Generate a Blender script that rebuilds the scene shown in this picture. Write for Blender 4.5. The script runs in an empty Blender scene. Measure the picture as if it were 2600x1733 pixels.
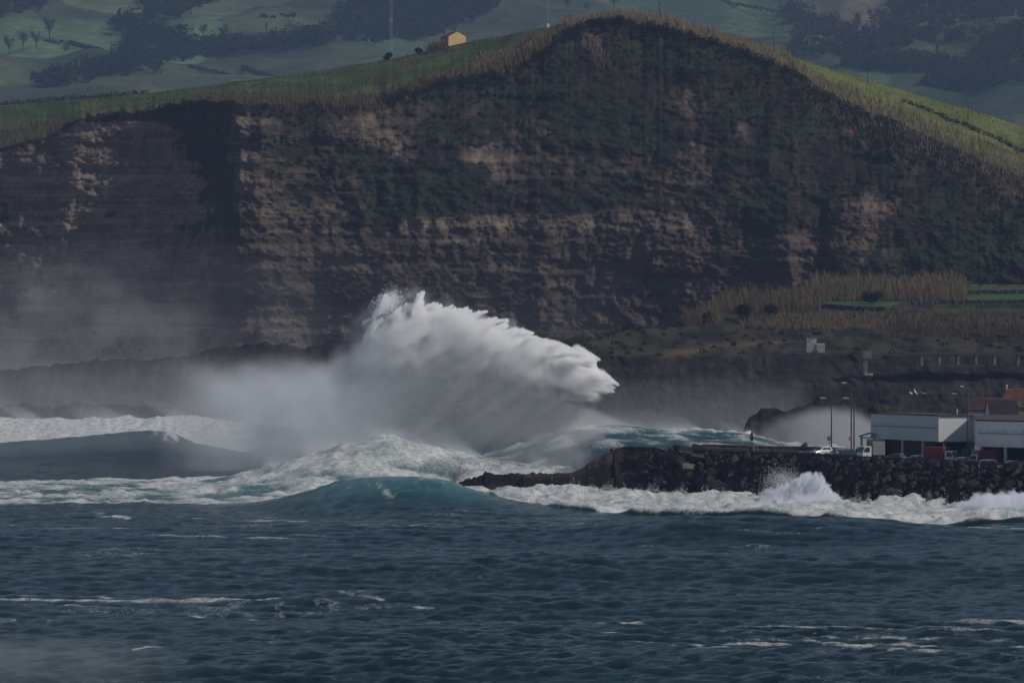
import bpy, bmesh, math, random
import numpy as np
from mathutils import Vector, Matrix

random.seed(7)
RNG = np.random.default_rng(7)
S = bpy.context.scene
COL = S.collection
R = math.radians

# ------------------------------------------------------------------ camera, sky, sun, exposure
FPX, CX, HY, CH = 13500.0, 1300.0, 885.0, 25.0      # focal length and horizon in photo pixels, eye height in metres
cam_data = bpy.data.cameras.new('camera')
cam = bpy.data.objects.new('camera', cam_data)
COL.objects.link(cam)
cam.location = (0, 0, CH)
cam.rotation_euler = (R(90), 0, 0)
cam_data.sensor_width = 36.0
cam_data.lens = 36.0 * FPX / 2600.0
cam_data.shift_y = (HY - 866.5) / 2600.0
cam_data.clip_start = 1.0
cam_data.clip_end = 20000.0
S.camera = cam

SUN_AZ, SUN_EL = 20.0, 40.0                          # degrees from +X towards the camera, degrees up
SUN = Vector((math.cos(R(SUN_EL)) * math.cos(R(SUN_AZ)), -math.cos(R(SUN_EL)) * math.sin(R(SUN_AZ)), math.sin(R(SUN_EL))))
world = bpy.data.worlds.new('World')
S.world = world
world.use_nodes = True
wn = world.node_tree
wn.nodes.clear()
w_out = wn.nodes.new('ShaderNodeOutputWorld')
w_bg = wn.nodes.new('ShaderNodeBackground')
w_sky = wn.nodes.new('ShaderNodeTexSky')
w_sky.sky_type = 'NISHITA'
w_sky.sun_disc = False
w_sky.sun_elevation = R(SUN_EL)
w_sky.sun_rotation = R(90 + SUN_AZ)
w_sky.air_density = 1.0
w_sky.dust_density = 0.6
w_sky.ozone_density = 1.0
w_bg.inputs['Strength'].default_value = 0.055
wn.links.new(w_sky.outputs[0], w_bg.inputs[0])
wn.links.new(w_bg.outputs[0], w_out.inputs[0])

sun_data = bpy.data.lights.new('sun', 'SUN')
sun_data.energy = 2.9
sun_data.angle = R(0.5)
sun_data.color = (1.0, 0.93, 0.83)
sun_ob = bpy.data.objects.new('sun', sun_data)
COL.objects.link(sun_ob)
sun_ob.location = (300, -100, 400)
sun_ob.rotation_euler = (-SUN).to_track_quat('-Z', 'Y').to_euler()

S.view_settings.view_transform = 'Standard'
S.view_settings.look = 'None'
S.view_settings.gamma = 1.0
S.view_settings.use_curve_mapping = False
S.view_settings.exposure = -0.03

S.render.engine = 'CYCLES'
cy = S.cycles
cy.max_bounces = 12
cy.diffuse_bounces = 8
cy.glossy_bounces = 3
cy.transmission_bounces = 3
cy.volume_bounces = 10
cy.transparent_max_bounces = 12
cy.volume_step_rate = 1.6
cy.volume_max_steps = 256
cy.use_denoising = True
cy.sample_clamp_indirect = 4.0

# ------------------------------------------------------------------ helpers
def P(px, py, D):
    """World point seen at photo pixel (px, py) standing D metres out."""
    return Vector(((px - CX) / FPX * D, D, CH + (HY - py) / FPX * D))

def ZP(py, D):
    return CH + (HY - py) / FPX * D

def interp(x, xs, ys):
    return np.interp(x, xs, ys)

def sstep(a, b, x):
    t = np.clip((x - a) / (b - a), 0, 1)
    return t * t * (3 - 2 * t)

def _hash(ix, iy, iz, seed):
    h = (ix.astype(np.int64) * 374761393 + iy.astype(np.int64) * 668265263 + iz * 1440662683 + seed * 974711) & 0xFFFFFFFF
    h = ((h ^ (h >> 13)) * 1274126177) & 0xFFFFFFFF
    h = (h ^ (h >> 16)) & 0xFFFF
    return h.astype(np.float32) / 65535.0

def noise2(x, y, seed=0):
    ix = np.floor(x); iy = np.floor(y)
    fx = x - ix; fy = y - iy
    fx = fx * fx * (3 - 2 * fx); fy = fy * fy * (3 - 2 * fy)
    a = _hash(ix, iy, 0, seed); b = _hash(ix + 1, iy, 0, seed)
    c = _hash(ix, iy + 1, 0, seed); d = _hash(ix + 1, iy + 1, 0, seed)
    return (a * (1 - fx) + b * fx) * (1 - fy) + (c * (1 - fx) + d * fx) * fy

def fbm(x, y, octs=4, seed=0, gain=0.5):
    s = 0; a = 1.0; t = 0
    for o in range(octs):
        s = s + a * noise2(x * 2 ** o + 17.3 * o, y * 2 ** o - 9.1 * o, seed + o * 13)
        t += a; a *= gain
    return s / t                                      # 0..1

def noise3(x, y, z, seed=0):
    ix, iy, iz = np.floor(x), np.floor(y), np.floor(z)
    fx, fy, fz = x - ix, y - iy, z - iz
    fx = fx * fx * (3 - 2 * fx); fy = fy * fy * (3 - 2 * fy); fz = fz * fz * (3 - 2 * fz)
    iz = iz.astype(np.int64)
    out = 0
    for dz_ in (0, 1):
        a = _hash(ix, iy, iz + dz_, seed); b = _hash(ix + 1, iy, iz + dz_, seed)
        c = _hash(ix, iy + 1, iz + dz_, seed); d = _hash(ix + 1, iy + 1, iz + dz_, seed)
        v = (a * (1 - fx) + b * fx) * (1 - fy) + (c * (1 - fx) + d * fx) * fy
        out = out + v * (fz if dz_ else 1 - fz)
    return out

def fbm3(x, y, z, octs=3, seed=0):
    s = 0; a = 1.0; t = 0
    for o in range(octs):
        s = s + a * noise3(x * 2 ** o + 3.1 * o, y * 2 ** o + 7.7 * o, z * 2 ** o - 5.3 * o, seed + 11 * o); t += a; a *= .5
    return s / t

def ridged(x, y, octs=4, seed=0):
    s = 0; a = 1.0; t = 0
    for o in range(octs):
        n = noise2(x * 2 ** o + 5.7 * o, y * 2 ** o + 3.3 * o, seed + o * 7)
        s = s + a * (1 - np.abs(2 * n - 1)); t += a; a *= 0.5
    return s / t

def tag(o, label=None, cat=None, group=None, kind=None):
    if label: o['label'] = label
    if cat: o['category'] = cat
    if group: o['group'] = group
    if kind: o['kind'] = kind
    return o

def link(name, me, mat=None, parent=None, smooth=False):
    o = bpy.data.objects.new(name, me)
    COL.objects.link(o)
    if mat is not None:
        for m in (mat if isinstance(mat, (list, tuple)) else [mat]):
            me.materials.append(m)
    if parent is not None: o.parent = parent
    if smooth:
        me.polygons.foreach_set('use_smooth', np.ones(len(me.polygons), bool))
    return o

def empty(name, loc=(0, 0, 0), rz=0.0):
    o = bpy.data.objects.new(name, None)
    o.empty_display_size = 0.5
    COL.objects.link(o)
    o.location = loc
    o.rotation_euler = (0, 0, rz)
    return o

def mesh_np(name, V, F):
    """Mesh from an (n,3) array and an (m,k) array of same-sized faces."""
    me = bpy.data.meshes.new(name)
    V = np.asarray(V, np.float32); F = np.asarray(F, np.int32)
    m, k = F.shape
    me.vertices.add(len(V)); me.vertices.foreach_set('co', V.ravel())
    me.loops.add(m * k); me.loops.foreach_set('vertex_index', F.ravel())
    me.polygons.add(m)
    me.polygons.foreach_set('loop_start', np.arange(0, m * k, k, dtype=np.int32))
    me.update(calc_edges=True)
    return me

def grid_faces(nr, nc):
    i = np.arange(nr - 1)[:, None] * nc + np.arange(nc - 1)[None, :]
    return np.stack([i, i + 1, i + nc + 1, i + nc], -1).reshape(-1, 4)

def set_attr(me, name, vals):
    vals = np.asarray(vals, np.float32)
    if vals.ndim == 1:
        a = me.attributes.new(name, 'FLOAT', 'POINT'); a.data.foreach_set('value', vals)
    else:
        if vals.shape[1] == 3: vals = np.concatenate([vals, np.ones((len(vals), 1), np.float32)], 1)
        a = me.attributes.new(name, 'FLOAT_COLOR', 'POINT'); a.data.foreach_set('color', vals.ravel())

# --- node material builder
class NT:
    def __init__(self, name):
        self.m = bpy.data.materials.new(name)
        self.m.use_nodes = True
        self.t = self.m.node_tree
        self.t.nodes.clear()
        self.out = self.t.nodes.new('ShaderNodeOutputMaterial')
    def n(self, typ, **kw):
        nd = self.t.nodes.new('ShaderNode' + typ)
        for k, v in kw.items():
            if k.startswith('_'):
                setattr(nd, k[1:], v)
            else:
                key = int(k[1:]) if k[0] == 'i' and k[1:].isdigit() else k.replace('_', ' ')
                sock = nd.inputs[key]
                if isinstance(v, bpy.types.NodeSocket): self.t.links.new(v, sock)
                else: sock.default_value = v
        return nd
    def math(self, op, a, b=0.0, clamp=False):
        return self.n('Math', _operation=op, i0=a, i1=b, _use_clamp=clamp).outputs[0]
    def mix(self, f, a, b, blend='MIX'):
        nd = self.t.nodes.new('ShaderNodeMix'); nd.data_type = 'RGBA'; nd.blend_type = blend
        for s, v in ((0, f), (6, a), (7, b)):
            if isinstance(v, bpy.types.NodeSocket): self.t.links.new(v, nd.inputs[s])
            else: nd.inputs[s].default_value = v if s == 0 or len(v) == 4 else (*v, 1)
        return nd.outputs[2]
    def mapr(self, v, a, b, c=0.0, d=1.0, smooth=True):
        nd = self.n('MapRange', i0=v, i1=a, i2=b, i3=c, i4=d)
        if smooth: nd.interpolation_type = 'SMOOTHSTEP'
        return nd.outputs[0]
    def pos(self):
        return self.n('NewGeometry').outputs['Position']
    def obj(self):
        return self.n('TexCoord').outputs['Object']
    def scaled(self, v, s):
        return self.n('Mapping', Vector=v, Scale=s).outputs[0]
    def noise(self, v, scale, detail=4.0, rough=0.55):
        return self.n('TexNoise', Vector=v, Scale=scale, Detail=detail, Roughness=rough).outputs[0]
    def bump(self, h, strength=0.5, dist=0.2):
        return self.n('Bump', Strength=strength, Distance=dist, Height=h).outputs[0]
    def surf(self, sock):
        self.t.links.new(sock, self.out.inputs['Surface']); return self.m
    def vol(self, sock):
        self.t.links.new(sock, self.out.inputs['Volume']); return self.m

_simple = {}
def simple(name, col, rough=0.7, metal=0.0, var=0.15, scale=3.0, bump=0.0, spec=0.4):
    if name in _simple: return _simple[name]
    b = NT(name)
    p = b.obj()
    n1 = b.noise(p, scale, 5.0)
    dark = tuple(c * (1 - var) for c in col); lite = tuple(min(1, c * (1 + var)) for c in col)
    c = b.mix(b.mapr(n1, 0.3, 0.7), dark, lite)
    kw = {}
    if bump: kw['Normal'] = b.bump(b.noise(p, scale * 4, 4.0), bump, 0.03)
    bs = b.n('BsdfPrincipled', Base_Color=c, Roughness=rough, Metallic=metal, Specular_IOR_Level=spec, **kw)
    _simple[name] = b.surf(bs.outputs[0])
    return _simple[name]

def bm_obj(name, bm, mat, parent=None, smooth=False, loc=None, rz=None):
    me = bpy.data.meshes.new(name)
    bm.normal_update()
    bm.to_mesh(me); bm.free()
    o = link(name, me, mat, parent, smooth)
    if loc is not None: o.location = loc
    if rz is not None: o.rotation_euler = (0, 0, rz)
    return o

def add_box(bm, x0, x1, y0, y1, z0, z1, bevel=0.0, M=None):
    vs = [bm.verts.new(c) for c in ((x0, y0, z0), (x1, y0, z0), (x1, y1, z0), (x0, y1, z0), (x0, y0, z1), (x1, y0, z1), (x1, y1, z1), (x0, y1, z1))]
    fs = [bm.faces.new([vs[i] for i in f]) for f in ((0, 3, 2, 1), (4, 5, 6, 7), (0, 1, 5, 4), (1, 2, 6, 5), (2, 3, 7, 6), (3, 0, 4, 7))]
    if bevel:
        es = list({e for f in fs for e in f.edges})
        r = bmesh.ops.bevel(bm, geom=es, offset=bevel, segments=1, affect='EDGES')
        vs = list({v for f in r['faces'] for v in f.verts})
    if M is not None:
        for v in vs: v.co = M @ v.co
    return vs

def add_tube(bm, p0, p1, r0, r1=None, n=8, caps=True):
    r1 = r0 if r1 is None else r1
    p0, p1 = Vector(p0), Vector(p1)
    d = (p1 - p0).normalized()
    a = d.orthogonal().normalized(); b = d.cross(a)
    rings = []
    for p, r in ((p0, r0), (p1, r1)):
        rings.append([bm.verts.new(p + (a * math.cos(2 * math.pi * k / n) + b * math.sin(2 * math.pi * k / n)) * r) for k in range(n)])
    for k in range(n):
        bm.faces.new((rings[0][k], rings[0][(k + 1) % n], rings[1][(k + 1) % n], rings[1][k]))
    if caps:
        bm.faces.new(rings[0][::-1]); bm.faces.new(rings[1])

def add_prism(bm, pts, y0, y1):
    """pts: (x, z) outline, extruded along y."""
    a = [bm.verts.new((x, y0, z)) for x, z in pts]; b = [bm.verts.new((x, y1, z)) for x, z in pts]
    n = len(pts)
    bm.faces.new(a); bm.faces.new(b[::-1])
    for k in range(n):
        bm.faces.new((a[k], b[k], b[(k + 1) % n], a[(k + 1) % n]))
    bmesh.ops.recalc_face_normals(bm, faces=bm.faces)

def box_obj(name, x0, x1, y0, y1, z0, z1, mat, parent=None, bevel=0.0):
    bm = bmesh.new(); add_box(bm, x0, x1, y0, y1, z0, z1, bevel)
    return bm_obj(name, bm, mat, parent)

def spray_grid(bounds, res):
    """Voxel centres of a box of air: world X, Y, Z arrays and the photo column, row they are seen at."""
    ax = [np.linspace(bounds[0][k], bounds[1][k], res[k]) for k in range(3)]
    X_, Y_, Z_ = np.meshgrid(*ax, indexing='ij')
    return X_, Y_, Z_, CX + X_ / Y_ * FPX, HY - (Z_ - CH) / Y_ * FPX

def spray_volume(name, bounds, dens, label, col=(0.92, 0.95, 1.0), aniso=0.0):
    """A cloud of droplets: dens (nx, ny, nz) is its extinction per metre, stored on points and turned into a volume."""
    res = dens.shape
    peak = float(dens.max()); dens = dens / peak
    me = bpy.data.meshes.new(name)
    n = dens.size
    me.vertices.add(n)
    a = me.attributes.new('drops', 'FLOAT', 'POINT'); a.data.foreach_set('value', dens.astype(np.float32).ravel())
    b = NT(name + '_droplets')
    pv = b.n('VolumePrincipled', Color=(*col, 1), Density=peak, Anisotropy=aniso)
    m = b.vol(pv.outputs[0])
    o = link(name, me, m)
    ng = bpy.data.node_groups.new(name + '_cloud', 'GeometryNodeTree')
    ng.interface.new_socket('Geometry', in_out='INPUT', socket_type='NodeSocketGeometry'); ng.interface.new_socket('Geometry', in_out='OUTPUT', socket_type='NodeSocketGeometry')
    N = ng.nodes.new; L = ng.links.new
    gi, go = N('NodeGroupInput'), N('NodeGroupOutput')
    vc, si, at, ps, sm = N('GeometryNodeVolumeCube'), N('GeometryNodeSampleIndex'), N('GeometryNodeInputNamedAttribute'), N('GeometryNodeInputPosition'), N('GeometryNodeSetMaterial')
    at.data_type = 'FLOAT'; at.inputs['Name'].default_value = 'drops'
    sx = N('ShaderNodeSeparateXYZ'); L(ps.outputs[0], sx.inputs[0])
    acc = None
    for k, st in enumerate((res[1] * res[2], res[2], 1)):
        m1 = N('ShaderNodeMapRange'); m1.inputs[1].default_value = bounds[0][k]; m1.inputs[2].default_value = bounds[1][k]; m1.inputs[3].default_value = 0; m1.inputs[4].default_value = res[k] - 1
        L(sx.outputs[k], m1.inputs[0])
        m2 = N('ShaderNodeMath'); m2.operation = 'ROUND'; L(m1.outputs[0], m2.inputs[0])
        fi = N('FunctionNodeFloatToInt'); L(m2.outputs[0], fi.inputs[0])
        im = N('FunctionNodeIntegerMath'); im.operation = 'MULTIPLY'; im.inputs[1].default_value = st; L(fi.outputs[0], im.inputs[0])
        if acc is None: acc = im.outputs[0]
        else:
            ad = N('FunctionNodeIntegerMath'); ad.operation = 'ADD'; L(acc, ad.inputs[0]); L(im.outputs[0], ad.inputs[1]); acc = ad.outputs[0]
    si.data_type = 'FLOAT'; si.domain = 'POINT'
    L(gi.outputs[0], si.inputs['Geometry']); L(at.outputs[0], si.inputs['Value']); L(acc, si.inputs['Index'])
    L(si.outputs[0], vc.inputs['Density'])
    vc.inputs['Min'].default_value = bounds[0]; vc.inputs['Max'].default_value = bounds[1]
    for k, q in enumerate('XYZ'): vc.inputs['Resolution ' + q].default_value = res[k]
    sm.inputs['Material'].default_value = m
    L(vc.outputs[0], sm.inputs[0]); L(sm.outputs[0], go.inputs[0])
    md = o.modifiers.new('cloud', 'NODES'); md.node_group = ng
    tag(o, label, kind='stuff')
    return o

def copy_tree(o, parent=None):
    c = o.copy(); COL.objects.link(c)
    if parent is not None: c.parent = parent
    for ch in list(o.children): copy_tree(ch, c)
    return c
# ================================================================== THE SEA
def wave_px(D, X):
    return CX + X / D * FPX

# crest lines: photo column, photo row of the crest, distance; front and back widths
WAVES = {
 'swell': dict(x=[-700, 0, 300, 560, 660, 760, 850, 950, 1050, 1120, 1200, 1300, 1400, 1600, 1800, 1900, 2100, 2300, 2450, 2600, 3300],
               y=[1283, 1281, 1279, 1284, 1272, 1252, 1222, 1208, 1207, 1214, 1242, 1268, 1286, 1307, 1311, 1304, 1312, 1327, 1333, 1322, 1318],
               D=[850, 850, 848, 840, 832, 826, 822, 820, 818, 815, 810, 802, 795, 782, 772, 768, 760, 752, 748, 745, 740], wf=20, wb=8),
 'left':  dict(x=[-700, -300, 0, 200, 370, 430, 500, 620, 800, 1000], y=[1150, 1135, 1125, 1106, 1091, 1096, 1127, 1148, 1152, 1155],
               D=[1250] * 10, wf=38, wb=18),
 'mid':   dict(x=[480, 600, 700, 850, 950, 1000, 1060, 1150, 1250, 1350, 1480, 1700], y=[1215, 1205, 1180, 1132, 1110, 1106, 1124, 1148, 1162, 1178, 1190, 1200],
               D=[1000, 1000, 1000, 1005, 1010, 1012, 1012, 1010, 1008, 1005, 1000, 1000], wf=26, wb=12),
 'inner': dict(x=[300, 480, 600, 700, 790, 830, 900, 1000, 1150], y=[1250, 1238, 1232, 1226, 1206, 1212, 1225, 1235, 1240], D=[925] * 9, wf=10, wb=6),
 'back':  dict(x=[1150, 1300, 1380, 1450, 1550, 1650, 1750, 1850, 1900, 2000, 2200, 2700, 3300], y=[1160, 1140, 1110, 1086, 1078, 1084, 1091, 1096, 1100, 1122, 1140, 1150, 1150],
               D=[1150] * 13, wf=45, wb=22),
 'roller': dict(x=[-900, -300, 0, 200, 450, 600, 750, 900, 1100], y=[1050, 1052, 1058, 1062, 1056, 1066, 1085, 1098, 1108], D=[1450] * 9, wf=26, wb=14),
}
NC = 570
u_ = np.linspace(-1, 1, NC)
Drow = np.concatenate([np.linspace(380, 790, 850), np.exp(np.linspace(math.log(791.5), math.log(1900), 330))])
Drow = np.concatenate([np.linspace(-400, 366, 14), Drow, np.array([1940, 2000, 2100, 2250, 2400, 2600, 2900, 3300])])
half = np.where(Drow > 368, 0.116 * Drow + 22, 66.0)
X = u_[None, :] * half[:, None]
far_cols = 12
e = np.linspace(0, 1, far_cols + 1)[1:] ** 2
XL = -(half[:, None] + e[None, ::-1] * 2300); XR = half[:, None] + e[None, :] * 2300
X = np.concatenate([XL, X, XR], 1)
Dg = np.repeat(Drow[:, None], X.shape[1], 1)
PXg = wave_px(np.maximum(Dg, 60), X)
NCt = X.shape[1]
core = (np.abs(X) < half[:, None] * 1.5) & (Dg > 300)

z = np.zeros_like(X); dx = np.zeros_like(X); dy = np.zeros_like(X)
lams = np.exp(RNG.uniform(math.log(1.15), math.log(12), 116))
att_far = sstep(1500, 700, Dg) * 0.75 + 0.25
gust = 0.25 + 1.5 * fbm(X / 40, Dg / 90, 3, 3)
for lam in lams:
    th = RNG.normal(-0.16, 0.38 + 0.22 * (lam < 6))                       # travel direction, mostly towards the eye
    k = 2 * math.pi / lam
    kx, ky = k * math.sin(th), -k * math.cos(th)
    amp = 0.0095 * lam ** 0.85 * (0.9 if lam < 3 else 0.5 if lam < 6 else 0.22)
    ph = kx * X + ky * Dg + RNG.uniform(0, 6.28)
    s = np.sin(ph); c = np.cos(ph)
    fade = (np.exp(-(Dg / (lam * 460)) ** 2) if lam < 5 else 1.0) * gust
    z += amp * s * fade
    dx -= 0.8 * amp * math.sin(th) * c * fade
    dy += 0.8 * amp * math.cos(th) * c * fade
for lam, amp, th, ph0 in ((150, 0.85, -0.12, 0.4), (95, 0.7, -0.25, 2.0), (62, 0.48, 0.1, 4.0), (38, 0.16, -.3, 1.0)):
    k = 2 * math.pi / lam
    z += amp * np.sin(k * (math.sin(th) * X - math.cos(th) * Dg) + ph0 + 1.2 * fbm(X / 60, Dg / 120, 2, 9)) * sstep(800, 690, Dg)
# a broad swell rising on the right in front of the crest line
z += 1.9 * np.exp(-((Dg - 702) / 15) ** 2) * sstep(1350, 1750, PXg) * sstep(2650, 2100, PXg) + 0.9 * np.exp(-((Dg - 618 + .2 * X) / 12) ** 2) * sstep(1500, 800, PXg) + 0.8 * np.exp(-((Dg - 520 + .2 * X) / 10) ** 2) * sstep(300, 900, PXg) + .7 * np.exp(-((Dg - 452 + .2 * X) / 8) ** 2) * sstep(1700, 900, PXg)
sd_ = Dg - interp(PXg, WAVES['swell']['x'], WAVES['swell']['D'])
calm = 1 - 0.6 * np.exp(-(sd_ / 14) ** 2) - 0.35 * sstep(5, 40, sd_)
z *= calm; dx *= calm; dy *= calm

foam = np.zeros_like(X); thin = np.zeros_like(X)
warp = 6 * (fbm(X / 14, Dg / 18, 3, 21) - 0.5)
crestD = {}
for nm, w in WAVES.items():
    Dc = interp(PXg, w['x'], w['D']); cy_ = interp(PXg, w['x'], w['y'])
    jag = (fbm(PXg / 26, PXg * 0 + 3.3, 4, 31) - 0.5) * (3.0 if nm in ('swell', 'left') else 7.0)
    h = CH + (HY - cy_ - jag) / FPX * Dc
    h = h * sstep(w['x'][0], w['x'][0] + 120, PXg) * sstep(w['x'][-1], w['x'][-1] - 120, PXg)
    s = Dg - Dc + (0.5 * warp if nm != 'swell' else 0.25 * warp)
    wf = w['wf'] * (0.6 + 0.7 * np.clip(np.abs(h) / 6, 0, 1)); wb = w['wb']
    prof = np.where(s < 0, np.exp(-(np.abs(s) / wf) ** 1.7), np.exp(-(np.abs(s) / wb) ** 1.7))
    z = np.where(core, z * (1 - 0.6 * prof) + h * prof, z)
    if nm in ('left', 'back', 'swell'): z = z + np.where(core, prof * (0.9 if nm != 'swell' else .35) * (fbm(X / 4.5, Dg / 6, 4, 35) - .5), 0)
    w['s'], w['prof'], w['h'] = s, prof, h

# whitewater: where the sea is broken
n1 = fbm(X / 5.0, Dg / 9.0, 5, 41); n2 = fbm(X / 1.6, Dg / 3.2, 4, 47); n3 = fbm(X / 18, Dg / 30, 4, 53)
sA = WAVES['swell']['s']
right = sstep(1120, 1190, PXg)
surfR = right * sstep(1.0, 3.0, sA) * sstep(1010, 960, Dg)
foam = np.maximum(foam, surfR * (0.80 + 0.7 * (n1 - 0.42) + .4 * (n2 - .5)))
edgeL = 852 + 14 * (n3 - 0.5) + 5 * (n1 - 0.5)
surfL = (1 - right) * sstep(edgeL, edgeL + 6, Dg) * sstep(0.5, 4.0, sA + 400 * sstep(700, 560, PXg)) * sstep(1045, 985, Dg)
foam = np.maximum(foam, surfL * (0.50 + 1.3 * (n1 - 0.44) + 0.8 * (n3 - 0.5)))
band = np.exp(-((Dg - (1012 + 0.00 * PXg)) / 10) ** 2) * sstep(150, 300, PXg) * sstep(1000, 700, PXg)
foam = np.maximum(foam, band * 0.9)
w = WAVES['mid']
foam = np.maximum(foam, sstep(0.12, 0.5, w['prof']) * sstep(560, 700, PXg) * sstep(1560, 1350, PXg) * (0.62 + 1.0 * (n1 - 0.42)))
w = WAVES['inner']
foam = np.maximum(foam, sstep(0.3, 0.8, w['prof']) * sstep(600, 760, PXg) * sstep(980, 840, PXg) * (0.7 + 0.9 * (n1 - 0.4)))
foam = np.maximum(foam, sstep(1045, 1075, Dg) * sstep(1190, 1140, Dg) * sstep(900, 1050, PXg) * sstep(1500, 1380, PXg) * (0.28 + 1.0 * (n1 - 0.45)))
w = WAVES['back']
foam = np.maximum(foam, np.clip(w['prof'], 0, 1) * (0.40 + 1.5 * (n1 - 0.45) + .8 * (fbm(X / 7, Dg / 1.6, 3, 87) - .5)) * sstep(1200, 1350, PXg))
foam = np.maximum(foam, sstep(-6, 2, w['s']) * w['prof'] * 0.75 * (0.5 + n1) * sstep(1300, 1420, PXg))
foam = np.maximum(foam, sstep(1150, 1190, Dg) * sstep(1900, 1200, Dg) * 0.6 * sstep(1200, 1400, PXg) * (0.5 + n1))
face = ridged(X / 2.2 + .04 * Dg, Dg / 6, 4, 85)
foam = np.maximum(foam, WAVES['swell']['prof'] * sstep(2.0, 5, WAVES['swell']['h']) * (.12 + 1.0 * (face - .55)))
foam = np.maximum(foam, sstep(-5, 1, sA) * sstep(9, 3, sA) * sstep(860, 940, PXg) * sstep(1140, 1060, PXg) * (.2 + 1.5 * (ridged(X / 3, Dg / 5, 3, 83) - .5)))
w = WAVES['left']
foam = np.maximum(foam, np.exp(-((PXg - 430) / 60) ** 2) * sstep(0.45, 0.9, w['prof']) * (0.42 + 1.6 * (n2 - 0.45)))
foam = np.maximum(foam, sstep(8, 22, w['s']) * sstep(1100, 900, PXg) * sstep(760, 520, PXg) * (0.85 + 0.6 * (n1 - 0.45)))
foam = np.maximum(foam, WAVES['roller']['prof'] * sstep(800, 540, PXg) * (0.8 + 0.7 * (n1 - 0.45)))
# old foam lines lying on the open water
STREAKS = [(425, 880, 1333, 1341, 5.0, 1.0), (620, 800, 1338, 1344, 3, .5), (0, 140, 1513, 1521, 3, .8), (140, 330, 1520, 1526, 3, .4), (0, 280, 1560, 1562, 4, .7), (230, 300, 1576, 1578, 3, .8),
           (470, 700, 1549, 1562, 3, .7), (400, 560, 1570, 1573, 4, .45), (920, 1150, 1560, 1582, 1.6, 1.0), (850, 1110, 1530, 1545, 4, .4), (1420, 1655, 1585, 1600, 2.6, .9),
           (1520, 1690, 1614, 1622, 2.2, .8), (1400, 1500, 1616, 1619, 2.5, .5), (1730, 2000, 1632, 1648, 2.2, .75), (1900, 2260, 1624, 1618, 5, .45), (2220, 2440, 1617, 1620, 2, .7),
           (330, 412, 1664, 1658, 3, .9), (615, 760, 1647, 1652, 2.2, .75), (430, 510, 1655, 1650, 2, .45), (1790, 1840, 1360, 1357, 3, 1.0), (1860, 1930, 1358, 1347, 3, 1.0), (2000, 2090, 1345, 1347, 2.4, 1.0),
           (1420, 1560, 1334, 1330, 4, .75), (1560, 1760, 1326, 1336, 5, .5), (230, 350, 1302, 1316, 8, .5), (440, 540, 1312, 1318, 3, .4), (950, 1010, 1302, 1308, 3, .5), (0, 420, 1595, 1600, 4, .35),
           (2450, 2600, 1690, 1702, 3, .5), (1950, 2400, 1660, 1690, 9, .35), (680, 860, 1600, 1610, 4, .4), (690, 740, 1292, 1286, 2, .9)]
PYg = HY + FPX * CH / np.maximum(Dg, 60)
wob = (fbm(X / 9, Dg / 20, 3, 61) - 0.5)
brk = fbm(X / 1.1, Dg / 5.5, 4, 67); brk2 = fbm(X / 6, Dg / 14, 3, 69)
for (xa, xb, ya, yb, wd, st) in STREAKS:
    yc = ya + (yb - ya) * (PXg - xa) / (xb - xa)
    along = sstep(xa - 25, xa + 30, PXg) * sstep(xb + 35, xb - 40, PXg)
    g = np.exp(-((PYg - yc + 9 * wob) / (.7 * wd * (0.5 + brk2))) ** 2) * along * sstep(.30, .5, fbm(X / 2.4, Dg / 9, 3, 95))
    foam = np.maximum(foam, g * (0.62 * st + .24 + 0.5 * (brk - 0.42) + 0.4 * (brk2 - .5)))
line = fbm((X + 0.0 * Dg) / 38 + .3 * wob, (Dg + .22 * X) / 2.2, 4, 91)
zone = np.exp(-((PYg - 1345 - 8 * (n3 - .5)) / 22) ** 2) * .8 + np.exp(-((PYg - 1548) / 34) ** 2) * sstep(1500, 900, PXg) + .75 * np.exp(-((PYg - 1640) / 30) ** 2) * sstep(1200, 1700, PXg) + .5 * np.exp(-((PYg - 1600) / 20) ** 2) * sstep(1100, 1400, PXg) + .42
foam = np.maximum(foam, sstep(.54, .70, line) * np.clip(zone, 0, 1) * (.44 + .4 * (brk2 - .4)) * sstep(820, 780, Dg) * sstep(.40, .62, fbm(X / 30, Dg / 25, 3, 93)) * 1.25)
laces = sstep(0.60, 0.80, fbm(X / 22, Dg / 16, 3, 71)) * sstep(0.48, 0.72, ridged(X / 2.6 + 0.8 * wob, Dg / 3.4, 3, 73))
foam = np.maximum(foam, laces * 0.36 * sstep(820, 760, Dg))
foam = np.where(core, np.clip(foam, 0, 1.2), 0.0)
# lumps in the broken water
rough_h = foam * sstep(800, 850, Dg)
z += rough_h * (1.5 * (n1 - 0.45) + 0.9 * (n2 - 0.45) + 0.35 * (fbm(X / 0.6, Dg / 1.0, 2, 59) - 0.5)) * 1.15
z += surfR * (1.2 * sstep(0.5, 0.7, fbm(X / 9, Dg / 7, 3, 77)))
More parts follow.
